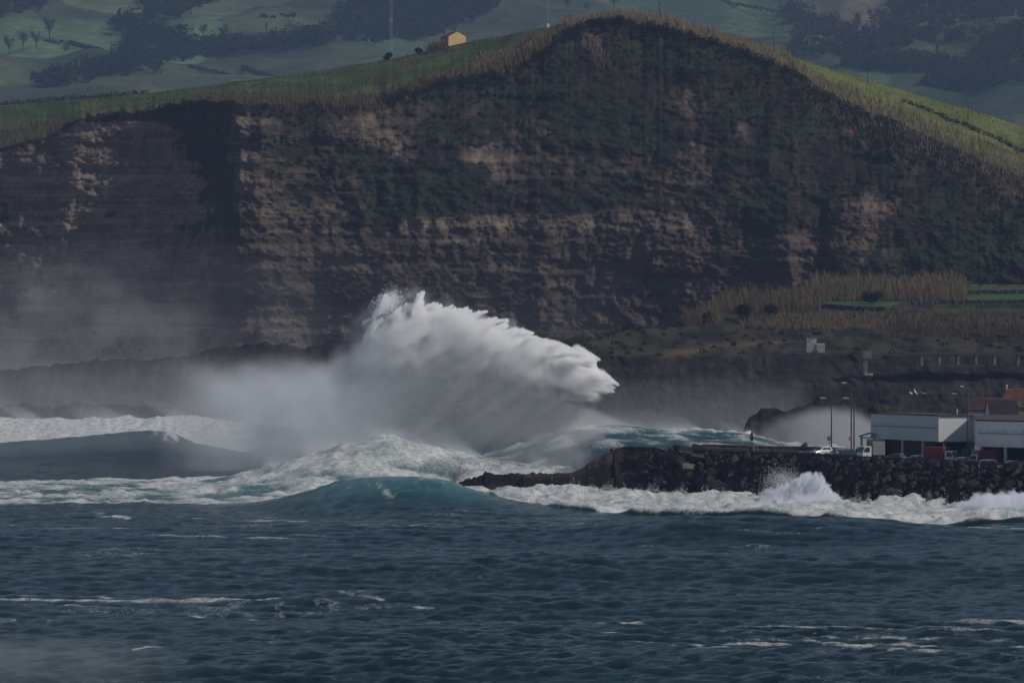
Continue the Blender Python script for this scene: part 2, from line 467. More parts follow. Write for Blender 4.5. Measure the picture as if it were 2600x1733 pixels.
# light through high, steep faces, painted as a teal base colour
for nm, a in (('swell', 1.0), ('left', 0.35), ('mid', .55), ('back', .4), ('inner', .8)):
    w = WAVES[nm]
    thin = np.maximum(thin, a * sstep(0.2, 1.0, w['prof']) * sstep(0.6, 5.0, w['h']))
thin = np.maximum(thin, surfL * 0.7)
V = np.stack([X + np.where(core, dx, 0), Dg + np.where(core, dy, 0), z], -1).reshape(-1, 3)
me = mesh_np('sea', V, grid_faces(len(Drow), NCt))
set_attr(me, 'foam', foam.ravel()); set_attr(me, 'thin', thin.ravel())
b = NT('sea_water')
pos = b.pos()
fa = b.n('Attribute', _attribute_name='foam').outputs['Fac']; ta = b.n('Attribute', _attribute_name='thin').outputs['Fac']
ripA = b.noise(b.scaled(pos, (1.0, 0.30, 0.5)), 1.9, 7, 0.70)
ripB = b.noise(b.scaled(pos, (1.0, 0.5, 0.6)), 5.5, 3, 0.6)
fnoise = b.noise(b.scaled(pos, (1.0, 0.55, 1.0)), 2.2, 6, 0.66)
fm = b.mapr(b.math('ADD', fa, b.math('MULTIPLY', b.math('SUBTRACT', fnoise, 0.5), 0.8)), 0.24, 0.80)
hgt = b.math('ADD', b.math('MULTIPLY', ripA, 0.8), b.math('MULTIPLY', ripB, 0.25))
nrm = b.bump(hgt, 1.0, 0.85)
deep = b.mix(b.mapr(b.noise(b.scaled(pos, (0.05, 0.02, 0.05)), 1.0, 3), 0.35, 0.65), (0.0012, 0.016, 0.023), (0.002, 0.024, 0.029))
wcol = b.mix(ta, deep, (0.014, 0.125, 0.115))  # teal carries the painted see-through light and the green of aerated water
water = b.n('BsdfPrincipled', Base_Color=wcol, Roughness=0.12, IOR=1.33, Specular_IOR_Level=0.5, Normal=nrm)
ftone = b.noise(b.scaled(pos, (1, 0.6, 1)), 0.8, 5, 0.6)
fcol = b.mix(b.mapr(ftone, 0.35, 0.6), (0.42, 0.52, 0.53), (0.80, 0.80, 0.80))
fn = b.bump(b.math('ADD', fnoise, b.noise(pos, 6.0, 4, 0.6)), 0.9, 0.5)
fo = b.n('BsdfPrincipled', Base_Color=fcol, Roughness=0.9, Specular_IOR_Level=0.1, Normal=fn)
mx = b.n('MixShader', i0=fm, i1=water.outputs[0], i2=fo.outputs[0])
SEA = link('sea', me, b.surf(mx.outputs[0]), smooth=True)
tag(SEA, 'dark blue choppy sea with swells and white surf', kind='structure')
bm_ = None

# ================================================================== LAND
def land_mat(name, bump=1.0, nscale=0.6, bands=False):
    b = NT(name)
    pos = b.pos()
    col = b.n('Attribute', _attribute_name='col').outputs['Color']
    rough = b.n('Attribute', _attribute_name='rough').outputs['Fac']
    a1 = b.noise(b.scaled(pos, (1, 1, 1.6)), nscale, 6, 0.7)
    a2 = b.noise(b.scaled(pos, (1, 1, 0.35)), nscale * 2.2, 5, 0.7)
    v = b.math('ADD', b.math('MULTIPLY', a1, 0.6), b.math('MULTIPLY', a2, 0.5))
    if bands:
        a3 = b.noise(b.scaled(pos, (0.05, 0.05, 1.0)), 0.9, 8, 0.75)
        v = b.math('ADD', b.math('MULTIPLY', v, 0.62), b.math('MULTIPLY', a3, 0.42))
    f = b.mapr(v, 0.40, 0.72, 0.45, 1.75)
    fac = b.mix(rough, (1, 1, 1), b.n('CombineColor', i0=f, i1=f, i2=f).outputs[0])
    c = b.mix(1.0, col, fac, 'MULTIPLY')
    nrm = b.n('Bump', Strength=b.math('MULTIPLY', rough, bump, True), Distance=1.4, Height=v).outputs[0]
    bs = b.n('BsdfPrincipled', Base_Color=c, Roughness=0.95, Specular_IOR_Level=0.15, Normal=nrm)
    return b.surf(bs.outputs[0])
M_LAND = land_mat('cliff_rock_and_turf', 0.9, 0.8, True)
M_HILL = land_mat('pasture', 0.5, 0.12)
M_LAVA = land_mat('dark_lava_rock', 1.0, 0.9)

def sheet(name, PX, PY, D, col, rough, mat, label, disp=None):
    """A terrain sheet given by photo column, row and distance of each node."""
    Xw = (PX - CX) / FPX * D; Zw = CH + (HY - PY) / FPX * D
    V = np.stack([Xw, D, Zw], -1)
    if disp is not None: V = V + disp
    nr, nc = PX.shape
    me = mesh_np(name, V.reshape(-1, 3), grid_faces(nr, nc))
    set_attr(me, 'col', col.reshape(-1, 3)); set_attr(me, 'rough', rough.ravel())
    o = link(name, me, mat, smooth=True)
    tag(o, label, kind='structure')
    return o, V

def lerp3(c0, c1, t):
    return np.asarray(c0, np.float32) * (1 - t[..., None]) + np.asarray(c1, np.float32) * t[..., None]

# ---- the great sea cliff with its grassy top
EX = [-700, -300, 0, 60, 130, 160, 200, 300, 400, 460, 520, 600, 700, 800, 900, 960, 1010, 1060, 1150, 1250, 1310, 1350, 1400, 1440, 1500, 1570, 1640, 1700, 1800, 1900, 2000, 2060, 2130, 2200, 2300, 2400, 2500, 2600, 3200]
EY = [430, 400, 375, 360, 346, 325, 300, 290, 275, 262, 254, 262, 268, 262, 268, 262, 245, 225, 205, 180, 160, 130, 100, 72, 52, 47, 55, 66, 95, 130, 165, 205, 245, 280, 320, 365, 410, 450, 700]
SX = [-700, -200, 0, 200, 400, 600, 800, 990, 1100, 1200, 1300, 1400, 1480, 1560, 1620, 1700, 1800, 1900, 2000, 2100, 2200, 2300, 2450, 2600, 3200]
SY = [300, 278, 266, 252, 236, 208, 182, 150, 126, 106, 86, 68, 50, 40, 42, 52, 82, 112, 142, 172, 202, 232, 275, 322, 560]
FX = [-700, -100, 0, 200, 400, 520, 570, 605, 660, 800, 1000, 1200, 1500, 1800, 1960, 2008, 2026, 2084, 2104, 2140, 2200, 2350, 2600, 3200]
FD = [1900, 1852, 1845, 1832, 1822, 1810, 1798, 1789, 1788, 1794, 1790, 1785, 1782, 1772, 1764, 1762, 1765, 1767, 1761, 1757, 1753, 1746, 1732, 1690]
FX2 = [-700, -100, 0, 200, 400, 520, 570, 605, 660, 800, 1000, 1200, 1500, 1800, 2008, 2110, 2200, 2350, 2600, 3200]
FD2 = [1900, 1852, 1845, 1832, 1822, 1810, 1798, 1789, 1788, 1794, 1790, 1785, 1782, 1772, 1764, 1760, 1756, 1748, 1732, 1690]
nc = 1010; nA, nB, nE = 340, 46, 6
px = np.concatenate([np.linspace(-650, -70, 34)[:-1], np.linspace(-70, 2670, nc - 66), np.linspace(2670, 3150, 34)[1:]])
jagc = (fbm(px / 28, px * 0, 4, 101) - 0.5) * 10 + (fbm(px / 9, px * 0 + 4, 2, 103) - 0.5) * 6
ey = interp(px, EX, EY) + jagc; sy = interp(px, SX, SY) + (fbm(px / 60, px * 0, 3, 107) - 0.5) * 4
sy = np.minimum(sy, ey - 3)
fd = interp(px, FX, FD)
va = np.linspace(0, 1, nA)[:, None]
PXa = np.repeat(px[None, :], nA, 0); PYa = 1096 + (ey[None, :] - 1096) * va
# upper slopes lean back, most around the summit and on the right
lean = interp(px, [-650, 500, 900, 1300, 1600, 2000, 2300, 3150], [10, 12, 22, 55, 75, 60, 50, 50])
hgt_m = CH + (HY - PYa) / FPX * fd[None, :]
leanv = lean[None, :] * np.clip((va - 0.42) / 0.58, 0, 1) ** 1.6 + 6 * va
pxw = PXa + 46 * (fbm(PYa / 60, PXa / 90, 4, 141) - 0.5)
fdw = interp(pxw, FX, FD); fd2 = interp(pxw, FX2, FD2)
Da = fdw + (fd2 - fdw) * sstep(590, 430, PYa + 120 * (fbm(PXa / 40, PYa / 40, 3, 142) - 0.5)) + leanv
xw = (PXa - CX) / FPX * 1790; zw = hgt_m
bul = (fbm(xw / 34, zw / 60, 4, 111) - 0.5) * 16
gul = -(ridged(xw / 13 + 1.6 * fbm(zw / 14, xw / 20, 3, 5), zw / 40, 3, 117) - 0.5) * 4.0
lay = zw + 2.5 * fbm(xw / 40, zw / 30, 2, 119) + 0.012 * xw
strata = (fbm((lay + .10 * xw * sstep(20, 70, xw)) / 3.4, xw / 90, 4, 121) - 0.5) * 2.6
fine = (fbm(xw / 2.8, zw / 2.0, 5, 127, 0.64) - 0.5) * 4.0
calm_edge = sstep(1.0, 0.93, va + 0 * PXa)
Da = Da + (bul + gul + strata) * (0.12 + 0.88 * calm_edge) + fine * (0.2 + 0.8 * sstep(1.0, 0.97, va + 0 * PXa))
ve = np.linspace(0, 1, nB + 1)[1:][:, None]
PXb = np.repeat(px[None, :], nB, 0)
PYb = ey[None, :] + (sy - ey)[None, :] * (1 - (1 - ve) ** 1.35)
dsum = interp(px, [-650, 500, 1200, 1500, 1600, 1750, 2200, 3150], [120, 120, 90, 22, 14, 22, 70, 90])
Db = Da[-1][None, :] + dsum[None, :] * ve + 0.5 * (fbm(PXb / 40, ve * 3, 3, 129) - 0.5)
vz = np.linspace(0, 1, nE + 1)[1:][:, None]
PXc = np.repeat(px[None, :], nE, 0); Dc = Db[-1][None, :] + 260 * vz
zc = (CH + (HY - sy) / FPX * Db[-1])[None, :] - 90 * vz ** 1.2
PYc = HY - (zc - CH) * FPX / Dc
PXh = np.concatenate([PXa, PXb, PXc]); PYh = np.concatenate([PYa, PYb, PYc]); Dh = np.concatenate([Da, Db, Dc])
Xh = (PXh - CX) / FPX * Dh; Zh = CH + (HY - PYh) / FPX * Dh
# colours
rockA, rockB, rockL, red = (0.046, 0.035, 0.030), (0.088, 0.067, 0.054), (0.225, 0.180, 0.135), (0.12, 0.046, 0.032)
vegD, vegG, vegO = (0.010, 0.011, 0.009), (0.016, 0.024, 0.011), (0.036, 0.031, 0.021)
nn1 = fbm(Xh / 20, Zh / 12, 5, 131); nn2 = fbm(Xh / 5, Zh / 3, 4, 137); nn3 = fbm(Xh / 3.0, Zh / 5.5, 4, 139)
lay2 = Zh + 2.5 * fbm(Xh / 40, Zh / 30, 2, 119)
ls = fbm(lay2 / 2.0, Xh / 90, 3, 143)
col = lerp3(rockA, rockB, sstep(0.36, 0.66, 0.6 * ls + 0.4 * nn2))
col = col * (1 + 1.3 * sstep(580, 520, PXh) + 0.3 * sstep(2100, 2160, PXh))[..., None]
redm = sstep(0.58, 0.74, fbm(Xh / 14, lay2 / 2.2, 4, 149)) * sstep(1500, 1650, PXh) * 0.5
redm = np.maximum(redm, np.exp(-((PXh - 2165) / 34) ** 2 - ((PYh - 325) / 12) ** 2) * 1.0)
col = col * (1 - redm[..., None]) + np.array(red) * redm[..., None]
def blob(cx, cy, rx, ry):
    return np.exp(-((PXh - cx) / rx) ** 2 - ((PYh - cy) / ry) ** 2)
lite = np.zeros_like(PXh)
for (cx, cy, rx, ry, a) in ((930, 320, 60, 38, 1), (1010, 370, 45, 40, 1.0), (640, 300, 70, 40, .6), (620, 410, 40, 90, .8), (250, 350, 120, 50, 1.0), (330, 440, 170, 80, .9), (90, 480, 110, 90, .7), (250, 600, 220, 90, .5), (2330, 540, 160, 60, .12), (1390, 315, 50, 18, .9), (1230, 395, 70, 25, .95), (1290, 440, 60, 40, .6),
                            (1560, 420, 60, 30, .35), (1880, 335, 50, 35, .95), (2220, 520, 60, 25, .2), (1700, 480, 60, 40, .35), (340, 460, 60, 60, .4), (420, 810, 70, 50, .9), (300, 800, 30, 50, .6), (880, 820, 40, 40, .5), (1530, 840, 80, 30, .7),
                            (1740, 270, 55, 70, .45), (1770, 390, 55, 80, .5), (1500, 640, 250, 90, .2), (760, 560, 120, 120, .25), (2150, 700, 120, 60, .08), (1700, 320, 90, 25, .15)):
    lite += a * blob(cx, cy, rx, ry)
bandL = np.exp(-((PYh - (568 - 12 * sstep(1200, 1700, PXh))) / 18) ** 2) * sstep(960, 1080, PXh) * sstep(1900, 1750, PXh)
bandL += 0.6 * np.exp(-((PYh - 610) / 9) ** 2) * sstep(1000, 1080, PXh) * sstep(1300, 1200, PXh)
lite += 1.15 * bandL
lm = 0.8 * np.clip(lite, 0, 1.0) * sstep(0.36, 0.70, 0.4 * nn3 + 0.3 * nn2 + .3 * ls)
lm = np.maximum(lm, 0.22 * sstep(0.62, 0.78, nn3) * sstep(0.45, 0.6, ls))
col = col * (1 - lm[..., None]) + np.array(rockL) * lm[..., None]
# scrub cover
vegp = 0.04 + 0.46 * nn1 + 0.34 * nn2 + 0.2 * fbm(Xh / 1.5, Zh / 2.2, 3, 151)
vbias = np.zeros_like(PXh)
for (cx, cy, rx, ry, a) in ((500, 330, 60, 130, .16), (560, 470, 40, 110, .14), (1130, 400, 130, 90, .14), (1080, 480, 90, 60, .12), (1450, 230, 240, 120, .22), (1600, 330, 160, 90, .12), (1850, 170, 220, 80, .16), (1500, 480, 200, 50, .09), (1900, 250, 180, 120, .14),
                            (2100, 380, 260, 110, .12), (2450, 600, 200, 140, .10), (640, 285, 200, 22, .14), (760, 760, 120, 60, .06), (800, 500, 90, 100, .05), (230, 300, 180, 16, .1), (1900, 560, 200, 60, .08), (1480, 545, 25, 40, .15), (2480, 640, 140, 90, .12)):
    vbias += a * blob(cx, cy, rx, ry)
edge_d = np.clip((PYh - np.concatenate([np.repeat(ey[None, :], nA + nB + nE, 0)])) / 1.0, -50, 400)
vbias += 0.14 * np.exp(-(edge_d / 24) ** 2)
veg = 0.93 * sstep(0.48, 0.58, vegp + vbias - 0.34 * np.clip(lite, 0, 1) - 0.14 * sstep(560, 680, PYh) * sstep(2150, 1950, PXh))
vc = lerp3(vegD, vegG, sstep(0.35, 0.6, fbm(Xh / 9, Zh / 7, 3, 157)))
vc = vc * (1 - 0.55 * sstep(0.5, 0.72, nn3)[..., None]) + np.array(vegO) * 0.55 * sstep(0.5, 0.72, nn3)[..., None]
col = col * (1 - veg[..., None]) + vc * veg[..., None]
roughA = np.ones_like(PXh)
# turf on the top
nt = nA
gn = fbm(Xh / 9, Dh / 14, 4, 161); gn2 = fbm(Xh / 1.8, Dh / 2.5, 3, 163)
grass = lerp3((0.034, 0.056, 0.019), (0.064, 0.090, 0.030), sstep(0.35, 0.65, gn))
oliv = lerp3((0.080, 0.095, 0.028), (0.125, 0.135, 0.045), sstep(0.3, 0.65, gn))
grass = np.where((PXh > 1600)[..., None], oliv, grass)
dry = (0.075, 0.060, 0.035)
tmask = np.clip(0.9 * sstep(800, 950, PXh) * sstep(1240, 1050, PXh) * sstep(0.35, 0.62, gn), 0, 1)
vrow = np.concatenate([np.zeros(nA), np.linspace(0, 1, nB), np.ones(nE)])[:, None] + 0 * PXh
tmask *= sstep(0.45, 0.6, vrow)
tmask = np.maximum(tmask, sstep(0.22, 0.06, vrow) * 0.7)
tmask = np.maximum(tmask, 0.18 * sstep(0.55, 0.75, gn2))
grass = grass * (1 - tmask[..., None]) + np.array(dry) * tmask[..., None]
top = np.zeros_like(PXh); top[nA:] = 1
# the far right shoulder is turf and reeds well below the cliff edge too
col = np.where(top[..., None] > 0.5, grass, col)
roughA = np.where(top > 0.5, 0.35, 1.0)
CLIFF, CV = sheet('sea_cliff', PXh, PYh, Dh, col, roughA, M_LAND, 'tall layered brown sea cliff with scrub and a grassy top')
edgeV = CV[nA - 1]; skyV = CV[nA + nB - 1]
def top_point(pxq, v):
    """Ground point on the cliff-top turf: v 0 at the edge, 1 on the skyline."""
    r = nA - 1 + v * nB; r0 = int(min(max(math.floor(r), nA - 1), nA + nB - 2)); t = r - r0
    c = float(np.interp(pxq, px, np.arange(nc))); c0 = min(int(c), nc - 2); s = c - c0
    a = CV[r0, c0] * (1 - s) + CV[r0, c0 + 1] * s; bb = CV[r0 + 1, c0] * (1 - s) + CV[r0 + 1, c0 + 1] * s
    return Vector(a * (1 - t) + bb * t)
def cliff_at(pxq, pyq):
    """Point on the cliff sheet nearest the photo pixel."""
    c = int(round(float(np.interp(pxq, px, np.arange(nc)))))
    r = int(np.argmin(np.abs(PYh[:nA + nB, c] - pyq)))
    return Vector(CV[r, c])

# ---- far pasture hills
nfc, nfr = 520, 380
fpx = np.linspace(-900, 3500, nfc)[None, :] + np.zeros((nfr, 1)); t = np.linspace(0, 1, nfr)[:, None] + 0 * fpx
Df = 2350 + 1900 * t
Xf = (fpx - CX) / FPX * Df
base_py = 430 - 620 * t
und = 170 * (fbm(Xf / 170, Df / 330, 4, 171) - 0.5) + 10 * (fbm(Xf / 40, Df / 70, 3, 173) - 0.5)
PYf = base_py - und * FPX / Df * 0.5
fcol = lerp3((0.034, 0.066, 0.034), (0.062, 0.105, 0.048), sstep(0.35, 0.65, fbm(Xf / 60, Df / 120, 4, 177)))
rv = np.random.default_rng(19); sites = np.stack([rv.uniform(-420, 420, 70), rv.uniform(2300, 4300, 70)], 1); tint = rv.uniform(.62, 1.45, 70); hueg = rv.uniform(0, 1, 70)
d1 = np.full(Xf.shape, 1e9); d2_ = d1.copy(); own = np.zeros(Xf.shape, int)
wx, wy = 40 * (fbm(Xf / 60, Df / 90, 2, 185) - .5), 70 * (fbm(Xf / 70 + 9, Df / 90, 2, 186) - .5)
for k in range(70):
    dd = np.sqrt((Xf + wx - sites[k, 0]) ** 2 + ((Df + wy - sites[k, 1]) * .45) ** 2)
    nb = dd < d1
    d2_ = np.where(nb, d1, np.minimum(d2_, dd)); own = np.where(nb, k, own); d1 = np.minimum(d1, dd)
fcol = fcol * tint[own][..., None]; fcol[..., 0] *= 1 + .5 * hueg[own]
hl = sstep(3.2, 1.6, d2_ - d1) * .75
fcol = fcol * (1 - hl[..., None]) + np.array((0.020, 0.026, 0.018)) * hl[..., None]
tan = sstep(1980, 2080, fpx) * sstep(2330, 2250, fpx) * sstep(140, 60, PYf) * sstep(-40, 10, PYf)
fcol = fcol * (1 - 0.7 * tan[..., None]) + np.array((0.13, 0.095, 0.06)) * 0.7 * tan[..., None]
scr = sstep(0.55, 0.68, fbm(Xf / 45, Df / 60, 4, 181)) * 0.5
fcol = fcol * (1 - scr[..., None]) + np.array((0.05, 0.045, 0.035)) * scr[..., None]
HILLS, FV = sheet('pasture_hills', fpx, PYf, Df, fcol, 0.6 * np.ones_like(fpx), M_HILL, 'hazy green pasture hills far behind the cliff')
def hill_at(pxq, pyq):
    c = int(round((pxq + 900) / 4400 * (nfc - 1))); c = min(max(c, 0), nfc - 1)
    colpy = PYf[:, c]
    r = int(np.argmin(np.abs(colpy - pyq)))
    return Vector(FV[r, c])

# ---- low dark ridges and reefs
def ridge(name, xs, ys, D0, label, mat, base_z=-2.0, front=18.0, back=14.0, jag=8.0, jscale=12.0, tone=(0.022, 0.020, 0.020), tone2=(0.045, 0.040, 0.036), nfrow=34, seed=0, Ds=None, disp=2.0, ncol=None, cap=None, capf=0.0):
    n = ncol or int((xs[-1] - xs[0]) / 3.2)
    p = np.linspace(xs[0], xs[-1], n)
    tops = interp(p, xs, ys) - (fbm(p / jscale, p * 0, 4, 200 + seed) - 0.5) * jag * 2
    D = np.full(n, D0, float) if Ds is None else interp(p, xs, Ds)
    v = np.linspace(0, 1, nfrow)[:, None]
    ztop = CH + (HY - tops) / FPX * D
    ztop = np.maximum(ztop, base_z + 0.3)
    Zr = base_z + (ztop - base_z)[None, :] * v
    Dr = D[None, :] - front * (1 - v) ** 1.2
    Xr = ((p - CX) / FPX * D)[None, :] + 0 * v
    nz = (fbm(Xr / 4.0, Zr / 3.0, 4, 210 + seed) - 0.5) * 2 * disp + (fbm(Xr / 1.2, Zr / 1.0, 3, 215 + seed) - 0.5) * disp * 0.7
    Dr = Dr + nz * sstep(1.02, 0.8, v + 0 * Xr)
    vb = np.linspace(0, 1, 9)[1:][:, None]
    Zb = ztop[None, :] - (ztop - base_z)[None, :] * vb ** 1.5; Db_ = D[None, :] + back * vb; Xb = Xr[:1] + 0 * vb
    Zr = np.concatenate([Zr, Zb]); Dr = np.concatenate([Dr, Db_]); Xr = np.concatenate([Xr, Xb])
    Vv = np.stack([Xr, Dr, Zr], -1)
    nrr = Vv.shape[0]
    me = mesh_np(name, Vv.reshape(-1, 3), grid_faces(nrr, n))
    c = lerp3(tone, tone2, sstep(0.4, 0.7, fbm(Xr / 3, Zr / 2.0, 4, 220 + seed)))
    if cap is not None:
        rel = (Zr - base_z) / (ztop - base_z)[None, :]
        m = sstep(capf, capf + 0.15, rel + 0.3 * (fbm(Xr / 5, Zr / 3, 3, 225 + seed) - 0.5))
        c = c * (1 - m[..., None]) + np.array(cap) * m[..., None]
    set_attr(me, 'col', c.reshape(-1, 3)); set_attr(me, 'rough', np.ones(nrr * n))
    o = link(name, me, mat, smooth=True)
    return o, Vv

o, _ = ridge('lava_promontory', [-500, 0, 60, 150, 220, 300, 360, 450, 560, 620, 680, 750, 800, 850, 890, 915, 950, 1000],
             [965, 945, 932, 925, 918, 909, 911, 905, 885, 876, 866, 880, 878, 865, 866, 890, 930, 980], 1700, '', M_LAVA, front=55, back=60, jag=9, jscale=24, seed=1, disp=3.0)
tag(o, 'low dark lava promontory at the foot of the cliff', kind='structure')
o, _ = ridge('offshore_reef', [-500, 0, 60, 90, 130, 160, 190, 240, 270, 330, 400, 460, 500, 530, 600], [1030, 1032, 1022, 1026, 1036, 1028, 1020, 1026, 1024, 1032, 1030, 1036, 1044, 1056, 1090], 1590, '', M_LAVA,
             base_z=-3, front=16, back=10, jag=10, jscale=9, seed=2, disp=2.0)
tag(o, 'row of jagged dark reef rocks in the surf at the left', kind='structure')
for nm, cx, top, wd in (('sea_stack', 149, 996, 13), ('sea_stack', 121, 1018, 9)):
    o, _ = ridge(nm, [cx - wd, cx - wd + 2, cx, cx + wd - 2, cx + wd], [1075, top + 5, top, top + 4, 1075], 1640, '', M_LAVA, front=3, back=3, jag=4, jscale=4, seed=3, ncol=16, disp=0.4)
    tag(o, 'taller dark rock stack poking up in the mist behind the reef' if cx == 149 else 'smaller dark rock stack left of the taller one in the mist', 'rock')
o, _ = ridge('rock_outcrop', [1884, 1892, 1905, 1925, 1935, 1960, 1985, 2000, 2060, 2080, 2150, 2300, 2500, 2900], [1094, 1078, 1058, 1042, 1034, 1033, 1042, 1040, 1022, 1006, 1010, 1035, 1040, 1050], 1200, '', M_LAVA,
             front=10, back=20, jag=6, jscale=12, seed=4, disp=1.5)
tag(o, 'dark rock outcrop in the spray behind the breakwater', kind='structure')

# ---- the coastal slope with terraces on the right
SLX = [1270, 1300, 1322, 1345, 1365, 1385, 1440, 1480, 1540, 1590, 1640, 1700, 1740, 1765, 1800, 1850, 1900, 1960, 2030, 2100, 2300, 2460, 2600, 3200]
SLY = [905, 838, 826, 826, 845, 872, 880, 872, 850, 838, 833, 830, 828, 815, 792, 765, 750, 738, 728, 722, 720, 722, 722, 722]
ns, nr_ = 620, 230
spx = np.linspace(1272, 3150, ns)
stop = interp(spx, SLX, SLY) - (fbm(spx / 10, spx * 0, 4, 301) - 0.5) * 5
vv = np.linspace(0, 1, nr_)[:, None]
PYs = 1120 + (stop[None, :] - 1120) * vv; PXs = np.repeat(spx[None, :], nr_, 0)
road_y = interp(spx, [1270, 1600, 1700, 1800, 1900, 2100, 2600, 3200], [940, 905, 918, 905, 896, 896, 900, 905])
Ds_ = np.interp(PYs, [720, 735, 760, 785, 820, 850, 893, 903, 1000, 1120][::1], [1660, 1625, 1570, 1520, 1470, 1440, 1408, 1398, 1368, 1335])
Xs = (PXs - CX) / FPX * Ds_; Zs = CH + (HY - PYs) / FPX * Ds_
lo = sstep(895, 915, PYs)
Ds_ = Ds_ + ((fbm(Xs / 9, Zs / 8, 4, 303) - 0.5) * 12 + (ridged(Xs / 4, Zs / 12, 3, 305) - 0.5) * 3) * lo + (fbm(Xs / 2, Zs / 1.2, 4, 307) - 0.5) * (1.0 + 2.0 * lo)
Xs = (PXs - CX) / FPX * Ds_; Zs = CH + (HY - PYs) / FPX * Ds_
m1 = fbm(Xs / 6, Zs / 2.2, 4, 309); m2 = fbm(Xs / 2.0, Zs / 1.4, 4, 311)
cs = lerp3((0.012, 0.012, 0.012), (0.032, 0.029, 0.025), sstep(0.4, 0.7, 0.5 * m1 + 0.5 * m2))
slope = lerp3((0.014, 0.015, 0.010), (0.048, 0.042, 0.024), sstep(0.36, 0.62, 0.5 * m1 + 0.5 * m2))
up = sstep(4, -4, PYs - road_y[None, :] - 16 * (m1 - 0.5))
cs = cs * (1 - up[..., None]) + slope * up[..., None]
path = np.exp(-((PYs - interp(PXs, [1650, 1720, 1850, 1990, 2060], [905, 896, 876, 866, 866])) / (9 * sstep(2060, 1760, PXs) + 2)) ** 2) * sstep(1640, 1700, PXs) * sstep(2060, 2000, PXs) * up
cs = cs * (1 - 0.4 * path[..., None]) + np.array((0.16, 0.115, 0.07)) * 0.4 * path[..., None]
grn = sstep(2065, 2085, PXs) * (sstep(763, 767, PYs) * sstep(783, 779, PYs) * sstep(2320, 2280, PXs) + sstep(746, 750, PYs + 0.022 * (PXs - 2500)) * sstep(773, 768, PYs + 0.022 * (PXs - 2500)) * sstep(2300, 2380, PXs)
      + sstep(728, 731, PYs) * sstep(740, 737, PYs) * sstep(2440, 2460, PXs) + 0.6 * sstep(782, 785, PYs) * sstep(795, 790, PYs) * sstep(2360, 2400, PXs))
grn = np.clip(grn, 0, 1)
cs = cs * (1 - grn[..., None]) + lerp3((0.030, 0.075, 0.018), (0.048, 0.10, 0.026), m1) * grn[..., None]
tanr = sstep(792, 800, PYs) * sstep(838, 828, PYs) * sstep(1880, 2000, PXs)
cs = cs * (1 - 0.6 * tanr[..., None]) + np.array((0.085, 0.068, 0.040)) * 0.6 * tanr[..., None]
vb = np.linspace(0, 1, 7)[1:][:, None]
Db2 = Ds_[-1][None, :] + 60 * vb; Zb2 = Zs[-1][None, :] - 25 * vb
PXb2 = np.repeat(spx[None, :], 6, 0); PYb2 = HY - (Zb2 - CH) * FPX / Db2
SLOPE, SV = sheet('coastal_slope', np.concatenate([PXs, PXb2]), np.concatenate([PYs, PYb2]), np.concatenate([Ds_, Db2]), np.concatenate([cs, np.repeat(cs[-1:], 6, 0)]),
                  np.concatenate([1 - 0.75 * grn, np.ones((6, ns))]), M_LAND, 'dark coastal slope with small green terraces under the cliff')
def slope_at(pxq, pyq):
    c = int(round(float(np.interp(pxq, spx, np.arange(ns)))))
    r = int(np.argmin(np.abs(PYs[:, c] - pyq)))
    return Vector(SV[r, c])
# valley floor under everything so that no gap opens to the sky
me = mesh_np('valley_floor', [(-2600, 1890, 0.3), (2600, 1890, 0.3), (2600, 4500, 30), (-2600, 4500, 30)], [(0, 1, 2, 3)])
set_attr(me, 'col', np.tile([[0.03, 0.06, 0.025]], (4, 1))); set_attr(me, 'rough', np.ones(4) * .5)
tag(link('valley_floor', me, M_HILL), 'green valley floor hidden behind the cliff', kind='structure')
# ================================================================== REEDS, SCRUB, WOODS
def leaf_mat(name, hue_var=0.25):
    b = NT(name)
    col = b.n('Attribute', _attribute_name='col').outputs['Color']
    d = b.n('BsdfPrincipled', Base_Color=col, Roughness=0.85, Specular_IOR_Level=0.15)
    tr = b.n('BsdfTranslucent', Color=col)
    mx = b.n('MixShader', i0=0.42, i1=d.outputs[0], i2=tr.outputs[0])
    return b.surf(mx.outputs[0])
M_LEAF = leaf_mat('leaves')

def blades(name, base, hgt, wid, colA, colB, label, lean=0.18, seed=0, parent=None):
    rg = np.random.default_rng(seed + 900)
    base = np.asarray(base, np.float32); n = len(base)
    h = hgt * rg.uniform(0.3, 1.2, n) * (0.55 + 0.9 * fbm(base[:, 0] / 5, base[:, 1] / 9, 2, 777 + seed)); w = wid * rg.uniform(0.7, 1.3, n)
    a = rg.uniform(0, math.pi, n)
    tx, ty = np.cos(a) * w / 2, np.sin(a) * w / 2
    lx = rg.normal(-0.06, lean, n) * h; ly = rg.normal(0, lean, n) * h
    v0 = base + np.stack([-tx, -ty, -0.3 + 0 * h], 1); v1 = base + np.stack([tx, ty, -0.3 + 0 * h], 1)
    v2 = base + np.stack([lx + tx * .5, ly + ty * .5, h], 1); v3 = base + np.stack([lx - tx * .5, ly - ty * .5, h * 0.97], 1)
    V = np.stack([v0, v1, v2, v3], 1).reshape(-1, 3)
    F = np.arange(4 * n).reshape(n, 4)
    me = mesh_np(name, V, F)
    t = rg.uniform(0, 1, n)
    c = np.asarray(colA)[None] * (1 - t[:, None]) + np.asarray(colB)[None] * t[:, None]
    c = np.repeat(c, 4, 0)
    set_attr(me, 'col', c)
    o = link(name, me, M_LEAF, parent)
    tag(o, label, kind='stuff')
    return o

